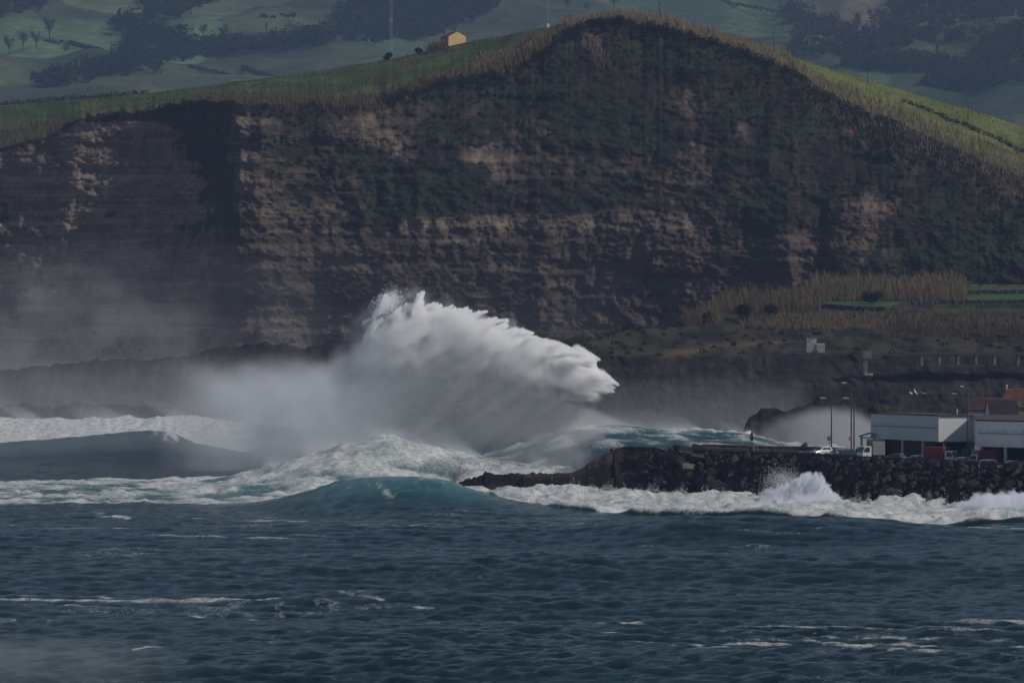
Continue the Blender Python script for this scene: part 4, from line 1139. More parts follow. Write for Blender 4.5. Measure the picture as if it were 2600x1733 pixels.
me = mesh_np('breakwater_core', np.stack([Xp, QD, Zp], -1).reshape(-1, 3), grid_faces(nw_, nx_))
cb = lerp3((0.018, 0.017, 0.018), (0.040, 0.036, 0.034), sstep(.4, .65, nz)); cb = np.where((QW > -0.4)[..., None], np.array((0.075, 0.070, 0.066)), cb)
set_attr(me, 'col', cb.reshape(-1, 3)); set_attr(me, 'rough', np.where(QW > -.4, .3, 1).ravel())
BW = empty('breakwater', P(2000, 1160, pier_D(2000)))
def child(o, parent):
    o.parent = parent; o.matrix_parent_inverse = Matrix.Translation(-parent.location); return o
child(link('core', me, M_LAVA), BW)
tag(BW, 'rubble breakwater of dark boulders carrying the harbour road', 'breakwater')
# boulders
def boulder_mesh(seed, slab=False):
    rr = np.random.default_rng(seed + 4000); bm = bmesh.new()
    n = 11 if not slab else 8
    for k in range(n):
        if slab:
            v = Vector(((k & 1) * 2 - 1, ((k >> 1) & 1) * 2 - 1, ((k >> 2) & 1) * 2 - 1)); v += Vector(rr.normal(0, .13, 3)); v = Vector((v.x, v.y * .8, v.z * .55))
        else:
            v = Vector(rr.normal(0, 1, 3)).normalized() * rr.uniform(.8, 1.1); v.z *= .75
        bm.verts.new(v)
    bmesh.ops.convex_hull(bm, input=bm.verts)
    for v in [v for v in bm.verts if not v.link_faces]: bm.verts.remove(v)
    bmesh.ops.bevel(bm, geom=list(bm.edges), offset=.07, segments=1, affect='EDGES')
    me = bpy.data.meshes.new('rock'); bm.to_mesh(me); bm.free(); return me
def rock_mat(name, a, c, wet=.75):
    b = NT(name); rnd = b.n('ObjectInfo').outputs['Random']; pos = b.pos()
    base = b.mix(rnd, a, c)
    v = b.noise(pos, 1.1, 6, .7)
    col = b.mix(1.0, base, b.n('CombineColor', **{f'i{k}': b.mapr(v, .3, .75, .5, 1.7) for k in range(3)}).outputs[0], 'MULTIPLY')
    bs = b.n('BsdfPrincipled', Base_Color=col, Roughness=wet, Specular_IOR_Level=.35, Normal=b.bump(v, .7, .25))
    return b.surf(bs.outputs[0])
M_ROCK = rock_mat('basalt_boulder', (0.009, 0.009, 0.011), (0.026, 0.0245, 0.026))
M_ROCKB = rock_mat('brown_boulder', (0.075, 0.062, 0.052), (0.13, 0.105, 0.088))
RB = [boulder_mesh(k) for k in range(10)] + [boulder_mesh(20 + k, True) for k in range(6)]
for m_ in RB: m_.materials.append(M_ROCK)
rgb = np.random.default_rng(77)
def slope_pt(x, w):
    D = pier_D(x); zz = float(np.interp(w, WPROF, ZPROF)) * min(1, deck_z(x) / 6.75)
    return Vector(((x - CX) / FPX * D, D + w, zz))
def put_rock(me, p, s, rot, parent=BW, mat=None):
    o = bpy.data.objects.new('rock', me); COL.objects.link(o)
    o.location = p; o.rotation_euler = rot; o.scale = s
    child(o, parent)
    if mat is not None:
        o.material_slots[0].link = 'OBJECT'; o.material_slots[0].material = mat
    return o
cand = []
x = 1640.0
while x < 2640:
    for w in np.arange(-15.2, -.6, 1.75):
        big = w < -8.0
        if big and rgb.uniform() < .55: continue
        cand.append((x + rgb.uniform(-9, 9), w + rgb.uniform(-.6, .6), big))
    x += 19.5
rgb.shuffle(cand)
cand.sort(key=lambda c: -(c[2] * 1.0 + rgb.uniform(0, .8)))
for k, (x, w, big) in enumerate([(float(a), float(b_), bool(c)) for a, b_, c in cand][:296]):
    if big:
        s = rgb.uniform(.6, 1.3); me_ = RB[10 + rgb.integers(6)] if rgb.uniform() < .75 else RB[rgb.integers(10)]
        rot = (rgb.normal(.75, .4), rgb.normal(0, .5), rgb.normal(-.7, .6)); sc_ = (s * rgb.uniform(.55, .9), s * rgb.uniform(.7, 1.1), s * rgb.uniform(1.0, 1.5))
        if x > 2110: rot = (rgb.normal(.55, .12), rgb.normal(.75, .15), rgb.normal(-.9, .15)); sc_ = (s * .6, s * .75, s * 1.8)
    else:
        s = rgb.uniform(.45, 1.3); me_ = RB[rgb.integers(10)]; rot = tuple(rgb.uniform(0, 6.28, 3)); sc_ = (s * rgb.uniform(.8, 1.3), s, s * rgb.uniform(.7, 1.1))
    put_rock(me_, slope_pt(x, w) + Vector((0, 0, .25 * s)), sc_, rot, mat=M_ROCKB if False else None)
# the rest of the rubble, joined
VV, FF, off = [], [], 0
hull = [(np.array([v.co for v in m.vertices]), [list(p.vertices) for p in m.polygons]) for m in RB[:10]]
bmr = bmesh.new()
rest = [(float(a), float(b_), .9) for a, b_, c in cand[296:]] + [(rgb.uniform(1640, 2660), rgb.uniform(-17, -.4), rgb.uniform(.3, .6)) for _ in range(900)] + [(rgb.uniform(2640, 3200), rgb.uniform(-16, -.6), rgb.uniform(.6, 1.5)) for _ in range(260)]
for (x, w, s) in rest:
    co, fs = hull[rgb.integers(10)]
    Mx = Matrix.Rotation(rgb.uniform(0, 6), 3, 'X') @ Matrix.Rotation(rgb.uniform(0, 6), 3, 'Z')
    q = slope_pt(x, w) + Vector((0, 0, .2 * s))
    vs = [bmr.verts.new(q + Mx @ Vector(c) * s) for c in co]
    for f in fs: bmr.faces.new([vs[i] for i in f])
o = bm_obj('small_rubble', bmr, M_ROCK); o['kind'] = 'stuff'; child(o, BW)
# the head of the breakwater and the low reef in front of it
o, HV = ridge('headland_rock', [1290, 1310, 1330, 1400, 1455, 1480, 1500, 1530, 1560, 1585, 1600, 1660, 1690, 1700, 1740, 1800, 1860],
              [1236, 1222, 1204, 1201, 1199, 1185, 1172, 1156, 1141, 1131, 1133, 1134, 1142, 1150, 1152, 1156, 1180], 930, '', M_LAVA, base_z=-1.5, front=15, back=16, jag=2.2, jscale=9, seed=6,
              Ds=[938, 938, 937, 936, 935, 935, 935, 935, 935, 934, 933, 927, 924, 922, 918, 912, 905], disp=.9, tone=(.013, .013, .015), tone2=(.030, .028, .029), cap=(0.060, 0.044, 0.036), capf=.72, nfrow=60, ncol=240)
tag(o, 'sloping dark rock head of the breakwater with a brown top', 'rock')
o, _ = ridge('low_reef', [1156, 1165, 1180, 1200, 1225, 1235, 1250, 1270, 1300, 1330, 1355, 1400, 1450, 1480], [1236, 1222, 1217, 1214, 1203, 1198, 1200, 1206, 1199, 1205, 1199, 1203, 1201, 1215], 940, '', M_LAVA, base_z=-1.5, front=8, back=7, jag=5, jscale=7, seed=7, disp=.9, ncol=200, tone=(.012, .012, .014), tone2=(.026, .025, .027))
tag(o, 'low jagged dark reef running out from the breakwater head', kind='structure')
for k, (x, y, s, rot, sx, lab) in enumerate([(1706, 1150, 2.0, (.3, .45, .2), (.75, .8, 1.5), 'tilted dark slab leaning on the breakwater head'), (1742, 1139, 1.7, (.05, .15, .5), (2.0, 1.0, .8), 'long flat block on top of the breakwater head'),
        (1775, 1134, 1.4, (.1, .2, .2), (1.6, 1.0, .85), 'flat block beside the long one on the breakwater head'), (1722, 1165, 1.6, (.2, .2, 1.), (1.6, 1, 1.1), 'broad dark block below the tilted slab'),
        (1770, 1160, 1.5, (.5, .1, .3), (1.5, .9, .9), 'dark block under the flat blocks'), (1748, 1185, 1.3, (1.0, .1, .3), (1.5, 1.0, .9), 'pale brown block in the face of the breakwater'),
        (1700, 1178, 1.2, (.6, .3, .5), (1.4, .8, .8), 'grey block below the tilted slab')]):
    me_ = RB[10 + k % 6]; D = pier_D(x) - (0 if y < 1145 else 4 + (y - 1150) * .12)
    o = bpy.data.objects.new('block', me_); COL.objects.link(o); o.location = P(x, y, D); o.rotation_euler = rot; o.scale = [s * .55 * q for q in sx]
    o.material_slots[0].link = 'OBJECT'; o.material_slots[0].material = M_ROCKB if 'pale' in lab else M_ROCK
    tag(o, lab, 'rock')
for k, (x, y, s) in enumerate([(1822, 1139, .9), (1843, 1138, 1.0), (1812, 1141, .6), (1860, 1140, .7), (2042, 1133, .9)]):
    o = bpy.data.objects.new('block', RB[k]); COL.objects.link(o); o.location = P(x, y, pier_D(x) + 16); o.rotation_euler = (.3 * k, .2, k); o.scale = (s * 1.4, s, s * .8)
    tag(o, ['dark boulder peeping over the far wall, the taller of two', 'dark boulder right of its neighbour over the far wall', 'small boulder left of the pair over the far wall', 'small boulder at the right of the row over the far wall', 'mossy boulder on the far wall left of the white car'][k], 'rock')

# near parapet and far wall of the harbour road
def strip_wall(name, xs, off_, z0f, z1f, th, mat, label, cat='wall'):
    e = empty(name, P(xs[0], 1150, pier_D(xs[0]) + off_(xs[0])))
    bm = bmesh.new(); prev = None
    for x in xs:
        D = pier_D(x); q = Vector(((x - CX) / FPX * D, D + off_(x), 0)) - Vector((e.location.x, e.location.y, 0)); z0, z1 = z0f(x) - e.location.z, z1f(x) - e.location.z
        cur = [bm.verts.new((q.x, q.y, z0)), bm.verts.new((q.x, q.y, z1)), bm.verts.new((q.x + th * .6, q.y + th, z1)), bm.verts.new((q.x + th * .6, q.y + th, z0))]
        if prev:
            for i in range(4): bm.faces.new((prev[i], prev[(i + 1) % 4], cur[(i + 1) % 4], cur[i]))
        else: bm.faces.new(cur)
        prev = cur
    bm.faces.new(prev[::-1]); bmesh.ops.recalc_face_normals(bm, faces=bm.faces)
    bm_obj('masonry', bm, mat, e); tag(e, label, cat); return e
par_z = lambda x: float(np.interp(x, [1760, 1880, 2060, 2200, 2390, 2600, 3300], [7.75, 7.57, 7.63, 7.45, 7.3, 6.95, 6.9]))
strip_wall('parapet_wall', list(range(1760, 3260, 30)), lambda x: 0.2, lambda x: 5.5, par_z, .5, simple('dark_masonry', (0.035, 0.033, 0.034), .95, var=.4, scale=1.2), 'low dark parapet along the near edge of the breakwater road')
strip_wall('sea_wall', list(range(1790, 2190, 20)), lambda x: 18, lambda x: 6.0, lambda x: float(np.interp(x, [1790, 1850, 1960, 2100, 2190], [8.25, 8.3, 8.3, 8.45, 8.3])), 1.4, simple('brown_masonry', (0.16, 0.105, 0.078), .95, var=.4, scale=.7), 'long brown sea wall on the far side of the road')
strip_wall('kerb_wall', list(range(1790, 2140, 20)), lambda x: 13.0, lambda x: 6.0, lambda x: float(np.interp(x, [1790, 1960, 2140], [7.86, 7.8, 7.72])), .6, simple('pale_masonry', (0.24, 0.19, 0.165), .95, var=.3, scale=.7), 'lower paler kerb wall in front of the brown sea wall')

# ================================================================== BUILDINGS
def streak_wall(name, base, dirt, amt=.8):
    b = NT(name); pos = b.pos()
    v = b.noise(b.scaled(pos, (1.6, 1.6, .10)), 1.0, 5, .65); h = b.noise(pos, .5, 4, .6)
    f = b.mapr(b.math('ADD', b.math('MULTIPLY', v, .7), b.math('MULTIPLY', h, .3)), .56, .80, 0, amt)
    c = b.mix(f, base, dirt)
    bs = b.n('BsdfPrincipled', Base_Color=c, Roughness=.85, Specular_IOR_Level=.25)
    return b.surf(bs.outputs[0])
M_WHITE = streak_wall('stained_white_render', (0.66, 0.66, 0.66), (0.22, 0.22, 0.21))
M_DARKIN = simple('dark_interior', (0.020, 0.022, 0.026), .9)
M_FASC = simple('bitumen_edge', (0.045, 0.045, 0.048), .9, var=.4)
M_PANE = simple('frosted_pane', (0.54, 0.55, 0.57), .5)
M_FRAME_SHADE = simple('grey_frame_and_recess_shade', (0.09, 0.095, 0.105), .6)
def poly_prism(name, pts, z0, z1, mat, parent, skip=()):
    bm = bmesh.new(); a = [bm.verts.new((x, y, z0)) for x, y in pts]; b_ = [bm.verts.new((x, y, z1)) for x, y in pts]; n = len(pts)
    bm.faces.new(a); bm.faces.new(b_)
    for k in range(n): bm.faces.new((a[k], a[(k + 1) % n], b_[(k + 1) % n], b_[k]))
    bmesh.ops.recalc_face_normals(bm, faces=bm.faces)
    return bm_obj(name, bm, mat, parent)
def warehouse(A, B, C, Dd, z0, z1, zg, nb, label, wz0, wz1, wgap, cols, open_span):
    """A-B is the long facade with strip windows, B-C the end wall; plan points in world metres."""
    e = empty('harbour_building', (B[0], B[1], zg))
    L = lambda p: (p[0] - B[0], p[1] - B[1])
    a, b_, c, d = map(L, (A, B, C, Dd)); h0, h1 = z0 - zg, z1 - zg
    poly_prism('upper_storey', [a, b_, c, d], h0, h1, M_WHITE, e)
    cen = Vector((sum(p[0] for p in (a, b_, c, d)) / 4, sum(p[1] for p in (a, b_, c, d)) / 4))
    ex = lambda p, k: tuple(Vector(p) + (Vector(p) - cen).normalized() * k)
    poly_prism('roof_slab', [ex(p, .22) for p in (a, b_, c, d)], h1 + .003, h1 + .22, M_FASC, e)
    ins = lambda p, k: tuple(Vector(p) + (cen - Vector(p)) * k)
    poly_prism('ground_floor', [ins(p, .14) for p in (a, b_, c, d)], -.5, h0 - .003, M_DARKIN, e)
    va, vb = Vector((*a, 0)), Vector((*b_, 0)); u = (vb - va).normalized(); L_ = (vb - va).length; nrm = Vector((u.y, -u.x, 0))
    ang = math.atan2(u.y, u.x)
    for k in range(nb):
        s0 = .5 + (L_ - 1.0) * k / nb + wgap; s1 = .5 + (L_ - 1.0) * (k + 1) / nb - wgap
        bm = bmesh.new(); lo, hi = wz0 - zg, wz1 - zg
        for (q0, q1, r0, r1, pr_) in ((s0, s1, lo - .11, lo, .10), (s0, s0 + .09, lo, hi, .05)):  # dark lower and left bars paint the shade of a shallow recess
            add_box(bm, q0, q1, -pr_, .02, r0, r1)
        w = bm_obj('window', bm, M_FRAME_SHADE, e, loc=va, rz=ang)
        bm = bmesh.new(); add_box(bm, s0 + .092, s1 - .092, -.03, .015, lo + .003, hi - .003); bm_obj('pane', bm, M_PANE, w)
    for cpt in cols:
        bm = bmesh.new(); q = Vector((cpt[0] - B[0], cpt[1] - B[1], 0)); add_tube(bm, q + Vector((0, 0, -.4)), q + Vector((0, 0, h0 - .004)), .28, .28, 12); bm_obj('column', bm, simple('white_column', (.6, .6, .58), .8), e)
    tag(e, label, 'building')
    return e
pl = lambda x, D: ((x - CX) / FPX * D, D)
A1, B1, C1 = pl(2211, 949), pl(2383, 916), pl(2488, 917)
D1 = (A1[0] + C1[0] - B1[0] + 2, A1[1] + 2)
warehouse(A1, B1, C1, D1, 9.0, 13.40, 6.4, 16, 'white harbour building with a long strip of small high windows and a sunlit end wall', 11.35, 11.9, .26,
          [pl(2398, 917.6), pl(2470, 918)] + [(A1[0] + (B1[0] - A1[0]) * t + .4, A1[1] + (B1[1] - A1[1]) * t + .3) for t in (.03, .12, .45, .75)], None)
A2, B2 = pl(2478, 855), pl(2720, 832)
warehouse(A2, B2, (B2[0] + 12, B2[1] + 92), (79.55, 916.3), 9.3, 13.40, 6.0, 10, 'white harbour building at the right edge with wider high windows', 11.5, 12.15, .16,
          [(A2[0] + (B2[0] - A2[0]) * t + .3, A2[1] + (B2[1] - A2[1]) * t + .4) for t in (.04, .3, .6)], None)
# whitish block in the ground floor at the left end, and a lean-to canopy
e = empty('kiosk', (*pl(2226, 941), 6.4)); box_obj('wall', -1.6, 1.4, 0, 3, -.4, 2.58, simple('kiosk_paint', (.42, .43, .44), .8), e)
for x in (-1.2, -.35, .55):
    f = box_obj('window', x, x + .6, -.05, .03, 1.5, 2.25, M_FRAME_SHADE, e); box_obj('pane', x + .06, x + .54, -.07, -.052, 1.56, 2.19, simple('dark_glass', (.03, .035, .04), .15, spec=.6), f)
tag(e, 'pale kiosk with small dark windows under the left end of the white building', 'kiosk')
e = empty('lean_to_canopy', (*pl(2200, 946), 6.4))
bm = bmesh.new(); add_prism(bm, [(-1.2, 2.95), (.8, 3.55), (.8, 3.68), (-1.2, 3.05)], -.5, 4); bm_obj('roof', bm, M_FASC, e)
for x in (-.75,):
    for y in (0, 3.6):
        bm = bmesh.new(); add_box(bm, x - .09, x + .09, y - .09, y + .09, -.4, 3.0); bm_obj('post', bm, M_FASC, e)
bm = bmesh.new(); add_box(bm, -.9, .75, -.12, .02, 2.7, 2.9); bm_obj('beam', bm, M_FASC, e)
tag(e, 'small dark lean-to canopy on a post at the left of the white building', 'canopy')
e = empty('roof_chimney', (*pl(2425, 925), 13.62))
box_obj('stack', -.55, .1, 0, .7, 0, .85, M_FASC, e)
bm = bmesh.new(); add_tube(bm, (.3, .2, 0), (.3, .2, .5), .16, .24, 10); add_tube(bm, (.3, .2, .5), (.3, .2, .82), .24, .24, 10); bm_obj('pot', bm, simple('terracotta', (.52, .30, .17), .8), e)
tag(e, 'dark chimney with an orange pot on the flat white building', 'chimney')
# outside stair between the two buildings
e = empty('outside_stair', P(2430, 1166, 884)); e.location.z = 6.2
ms = simple('stair_concrete', (.12, .12, .125), .9)
s0 = Vector((0, 0, 0)); s1 = P(2474, 1108, 878) - Vector((e.location.x, e.location.y, 6.2))
s1 = Vector((s1.x, s1.y, 3.3))
for k in range(14):
    t = k / 13; q = s0.lerp(s1, t); box_obj('step', q.x - .12, q.x + .25, q.y - .6, q.y + .6, q.z - .28, q.z + .02, ms, e)
for sd in (-.62, .62):
    bm = bmesh.new(); add_tube(bm, s0 + Vector((0, sd, 1.0)), s1 + Vector((0, sd, 1.0)), .05, .05, 6); bm_obj('handrail', bm, simple('dark_paint', (.05, .05, .055), .5), e)
for k in range(8):
    q = s0.lerp(s1, k / 7); bm = bmesh.new(); add_tube(bm, q + Vector((0, -.62, 0)), q + Vector((0, -.62, 1.0)), .045, .045, 5); bm_obj('baluster', bm, simple('pale_post', (.4, .38, .36)), e)
tag(e, 'outside stair with balusters climbing between the white buildings', 'stair')

# tiled houses behind
def tile_roof(name, rL, rR, eL, eR, nu, nv, mat, parent, amp=.09):
    U = np.linspace(0, 1, nu * 6 + 1); Vr = np.repeat(np.linspace(0, 1, nv + 1), 2)[1:-1]; Vr = Vr + np.tile([0, 1e-4], nv)[:len(Vr)]
    rL, rR, eL, eR = [np.array(q) for q in (rL, rR, eL, eR)]
    nr = np.cross(rR - rL, eL - rL); nr = nr / np.linalg.norm(nr); nr = nr if nr[2] > 0 else -nr
    g = []
    for j, v in enumerate(Vr):
        row = (rL * (1 - v) + eL * v)[None] * (1 - U[:, None]) + (rR * (1 - v) + eR * v)[None] * U[:, None]
        up = amp * np.abs(np.cos(math.pi * U * nu)) + (.05 if j % 2 else 0.0)
        g.append(row + nr[None] * up[:, None])
    g = np.array(g)
    o = link(name, mesh_np(name, g.reshape(-1, 3), grid_faces(g.shape[0], g.shape[1])), mat, parent); o['kind'] = 'stuff'
    return o
def tiled_house(rLp, rRp, eLp, eRp, Dr, De, nu, nv, mtile, mwall, zg, label, windows=()):
    rL, rR = P(*rLp, Dr), P(*rRp, Dr); eL, eR = P(*eLp, De), P(*eRp, De)
    e = empty('tiled_house', (eL.x, eL.y, zg)); o0 = Vector(e.location)
    rL, rR, eL, eR = [q - o0 for q in (rL, rR, eL, eR)]
    tile_roof('roof_tiles', rL, rR, eL, eR, nu, nv, mtile, e)
    bL, bR = Vector((2 * rL.x - eL.x, 2 * rL.y - eL.y, eL.z)), Vector((2 * rR.x - eR.x, 2 * rR.y - eR.y, eR.z))
    tile_roof('back_roof_tiles', rL, rR, bL, bR, nu, nv, mtile, e)
    dn = Vector((0, 0, -.12)); ii = Vector((.12, .25, 0)); jj = Vector((-.12, .25, 0)); kk = Vector((.12, -.25, 0)); ll = Vector((-.12, -.25, 0))
    bm = bmesh.new()
    T = [bm.verts.new(q) for q in (eL + ii + dn, eR + jj + dn, bR + ll + dn, bL + kk + dn)]; Bt = [bm.verts.new((v.co.x, v.co.y, -1)) for v in T]
    R1, R2 = bm.verts.new(rL + Vector((.12, 0, -.12))), bm.verts.new(rR + Vector((-.12, 0, -.12)))
    for f in ((T[0], T[1], Bt[1], Bt[0]), (T[2], T[3], Bt[3], Bt[2]), (T[3], R1, T[0], Bt[0], Bt[3]), (T[1], R2, T[2], Bt[2], Bt[1]), (T[0], R1, R2, T[1]), (T[3], T[2], R2, R1)): bm.faces.new(f)
    bmesh.ops.recalc_face_normals(bm, faces=bm.faces)
    bm_obj('wall', bm, mwall, e)
    bm = bmesh.new(); add_tube(bm, rL, rR, .13, .13, 8); bm_obj('ridge_tile', bm, mtile, e)
    for (x0, x1, z0, z1, m1_) in windows:
        a_ = eL.lerp(eR, x0); b2 = eL.lerp(eR, x1)
        w = box_obj('window', a_.x, b2.x, a_.y + .2, a_.y + .28, z0, z1, M_FRAME_SHADE, e); box_obj('shutter', a_.x + .07, b2.x - .07, a_.y + .15, a_.y + .197, z0 + .07, z1 - .07, m1_, w)
    tag(e, label, 'house'); return e, rL + o0
def tile_mat(name, a, c):
    b = NT(name); v = b.noise(b.pos(), 2.2, 5, .75); v2 = b.noise(b.pos(), .35, 3, .6)
    col = b.mix(b.mapr(b.math('ADD', b.math('MULTIPLY', v, .65), b.math('MULTIPLY', v2, .4)), .38, .68), a, c)
    return b.surf(b.n('BsdfPrincipled', Base_Color=col, Roughness=.85).outputs[0])
MT1 = tile_mat('mossy_brown_tile', (.028, .020, .015), (.085, .034, .023)); MT2 = tile_mat('weathered_dark_tile', (.026, .024, .027), (.065, .05, .048)); MT3 = tile_mat('red_clay_tile', (.07, .030, .027), (.17, .07, .056))
MT4 = tile_mat('bright_orange_tile', (.28, .07, .04), (.40, .13, .07))
M_GREYW = simple('blue_grey_render', (.30, .32, .37), .9); M_YW = simple('ochre_render', (.22, .15, .08), .9)
tiled_house((2471, 1009), (2548, 1011), (2459, 1041), (2530, 1042), 966, 961, 22, 9, MT1, M_GREYW, 6.5, 'house with a mossy brown tiled roof behind the flat buildings', [(.05, .3, 5.6, 6.5, M_DARKIN)])
tiled_house((2505, 1014), (2576, 1014), (2514, 1062), (2590, 1063), 928, 922, 26, 13, MT2, M_GREYW, 6.3, 'grey house with a dark weathered tiled roof in front of the red one')
h3, pipe = tiled_house((2556, 987), (2680, 988), (2536, 1035), (2700, 1036), 952, 946, 44, 13, MT3, M_YW, 6.4, 'ochre house with a bright red tiled roof at the right edge', [(.30, .345, 8.3, 9.4, simple('green_shutter', (.03, .25, .18), .5))])
bm = bmesh.new(); add_tube(bm, (0, 0, -.3), (0, 0, .62), .11, .11, 8); add_tube(bm, (0, 0, .62), (0, 0, .75), .16, .14, 8)
bm_obj('flue_pipe', bm, simple('white_paint', (.7, .7, .68), .7), h3, loc=pipe - Vector(h3.location))
tiled_house((2592, 1056), (2680, 1056), (2588, 1066), (2690, 1067), 912, 909, 20, 4, MT4, M_YW, 6.3, 'low roof of bright orange tiles at the right edge below the ochre wall')
# ================================================================== STREET FURNITURE
M_POLE = simple('dark_steel_pole', (0.055, 0.058, 0.065), .55, .4)
M_LAMP = simple('lamp_housing', (0.55, 0.56, 0.58), .3, .3)
def lamp_post(x, D, ybase, ytop, arm, label, zg=None):
    p = P(x, ybase, D); 
    if zg is not None: p.z = zg
    e = empty('street_lamp', p); H = ZP(ytop, D) - p.z
    bm = bmesh.new(); add_tube(bm, (0, 0, -.3), (0, 0, H), .155, .085, 10); bm_obj('pole', bm, M_POLE, e)
    bm = bmesh.new(); add_tube(bm, (0, 0, -.1), (0, 0, .9), .19, .18, 10); bm_obj('base_sleeve', bm, M_POLE, e)
    bm = bmesh.new(); add_tube(bm, (.05, 0, H - .05), (-arm * .55, 0, H + .06), .085, .07, 8); bm_obj('arm', bm, M_POLE, e)
    bm = bmesh.new(); vs = add_box(bm, -arm - .1, -arm * .5, -.16, .16, H + .0, H + .16, .04)
    for v in bm.verts:
        if v.co.x < -arm + .1: v.co.z += .05; v.co.y *= .6
    hd = bm_obj('lamp_head', bm, M_LAMP, e)
    box_obj('lens', -arm, -arm * .62, -.11, .11, H - .03, H - .002, simple('lamp_lens', (.6, .62, .62), .2), hd)
    tag(e, label, 'street lamp', 'street lamps along the harbour road')
lamp_post(2111, 893, 1146, 1011, 1.75, 'shorter street lamp just right of the white hatchback', 7.0)
lamp_post(2161.5, 880, 1158, 973, 1.5, 'tallest street lamp left of the white building', 6.9)
lamp_post(2168.5, 903, 1146, 1011, 1.75, 'street lamp close behind the tallest one', 7.0)
lamp_post(2443, 965, 1100, 1000, 1.75, 'street lamp rising behind the roof of the white building', 6.2)
lamp_post(2457, 853, 1166, 982, 1.1, 'tall street lamp in front of the white buildings', 6.1)

M_BLK = simple('black_paint', (.015, .015, .016), .5); M_SGREY = simple('sign_back', (.06, .065, .075), .5, .3); M_WSIGN = simple('sign_white', (.62, .62, .62), .4); M_RSIGN = simple('sign_red', (.55, .03, .03), .4)
def disc(bm, c, r, y0, y1, n=24, axis_scale=1.0):
    add_tube(bm, (c[0], y0, c[1]), (c[0], y1, c[1]), r, r, n)
e = empty('road_sign', P(1909.5, 1153, 903)); e.rotation_euler = (0, 0, R(-48))
z = lambda y: ZP(y, 903) - e.location.z
bm = bmesh.new(); add_tube(bm, (0, 0, -.2), (0, 0, z(1094)), .05, .05, 8); bm_obj('post', bm, M_POLE, e)
bm = bmesh.new(); add_prism(bm, [(-.46, z(1105)), (.46, z(1105)), (0, z(1093))], -.09, -.055); bm_obj('triangle_plate', bm, M_SGREY, e)
bm = bmesh.new(); disc(bm, (0, z(1112)), .47, -.09, -.055); bm_obj('round_plate', bm, M_SGREY, e)
bm = bmesh.new()
for zz in (z(1110), z(1114)): add_box(bm, -.3, .3, -.05, -.02, zz - .03, zz + .03)
bm_obj('bracket', bm, M_POLE, e)['kind'] = 'stuff'
tag(e, 'pair of dark road signs on one post, a triangle above a disc', 'road sign')
e = empty('road_sign', P(2105.5, 1146, 890)); z = lambda y: ZP(y, 890) - e.location.z
bm = bmesh.new(); add_tube(bm, (0, 0, -.2), (0, 0, z(1108)), .04, .04, 8); bm_obj('post', bm, M_POLE, e)
bm = bmesh.new(); disc(bm, (0, z(1112.5)), .37, -.10, -.06); bm_obj('rim', bm, simple('dark_red_rim', (.07, .03, .035), .5), e)
bm = bmesh.new(); disc(bm, (0, z(1112.5)), .27, -.125, -.103); bm_obj('face', bm, simple('sign_dull', (.20, .21, .23), .5), e)
zc = z(1112.5); bm = bmesh.new()
add_box(bm, -.03, .03, -.14, -.128, -.19, .19, 0, Matrix.Translation((0, 0, zc)) @ Matrix.Rotation(R(45), 4, 'Y')); add_box(bm, -.14, -.07, -.15, -.142, -.13, .12, 0, Matrix.Translation((0, 0, zc)))
add_box(bm, -.03, .03, -.16, -.152, -.10, .10, 0, Matrix.Translation((.06, 0, zc - .06)) @ Matrix.Rotation(R(-45), 4, 'Y'))
bm_obj('symbol', bm, M_BLK, e)['kind'] = 'stuff'
tag(e, 'round prohibition sign with a dark rim beside the shorter lamp', 'road sign')
e = empty('road_sign', P(2160, 1152, 878)); e.location.z = 6.9; z = lambda y: ZP(y, 878) - e.location.z
bm = bmesh.new(); add_tube(bm, (0, 0, -.2), (0, 0, z(1108)), .035, .035, 8); bm_obj('post', bm, M_POLE, e)
bm = bmesh.new(); disc(bm, (-.05, z(1113)), .33, -.10, -.06); bm_obj('rim', bm, M_RSIGN, e)
bm = bmesh.new(); disc(bm, (-.05, z(1113)), .20, -.125, -.103); bm_obj('face', bm, simple('sign_dull', (.20, .21, .23), .5), e)
tag(e, 'small red rimmed sign in front of the tallest lamp', 'road sign')

# ================================================================== VEHICLES
M_GLASS = simple('car_glass', (.025, .035, .042), .08, spec=.8, var=0); M_TYRE = simple('tyre', (.018, .018, .018), .9); M_RIM = simple('rim', (.35, .35, .36), .35, .6); M_HL = simple('headlight_glass', (.7, .72, .74), .12, spec=.8)
M_TAIL = simple('tail_light', (.35, .02, .02), .25); M_TRIM = simple('black_trim', (.02, .02, .021), .6)
def paint(nm, c): return simple('paint_' + nm, c, .28, .1, var=.05, spec=.6)
def loft(bm, secs):
    """secs: (x, [(y, z) ...]) closed sections of equal length."""
    rings = [[bm.verts.new((x, y, z)) for y, z in s] for x, s in secs]; n = len(rings[0])
    for r0, r1 in zip(rings[:-1], rings[1:]):
        for k in range(n): bm.faces.new((r0[k], r0[(k + 1) % n], r1[(k + 1) % n], r1[k]))
    bm.faces.new(rings[0][::-1]); bm.faces.new(rings[-1]); bmesh.ops.recalc_face_normals(bm, faces=bm.faces)
def wheels(e, xs, hw, r):
    for x in xs:
        for s in (-1, 1):
            bm = bmesh.new(); add_tube(bm, (0, -.11, 0), (0, .11, 0), r, r, 16); bmesh.ops.bevel(bm, geom=[q for q in bm.edges if len(q.link_faces) == 2 and max(len(f.verts) for f in q.link_faces) > 4], offset=.03, segments=1, affect='EDGES')
            w = bm_obj('wheel', bm, M_TYRE, e, loc=(x, s * (hw - .13), r)); bm = bmesh.new(); add_tube(bm, (0, s * .09, 0), (0, s * .125, 0), r * .62, r * .55, 10); bm_obj('rim', bm, M_RIM, w)
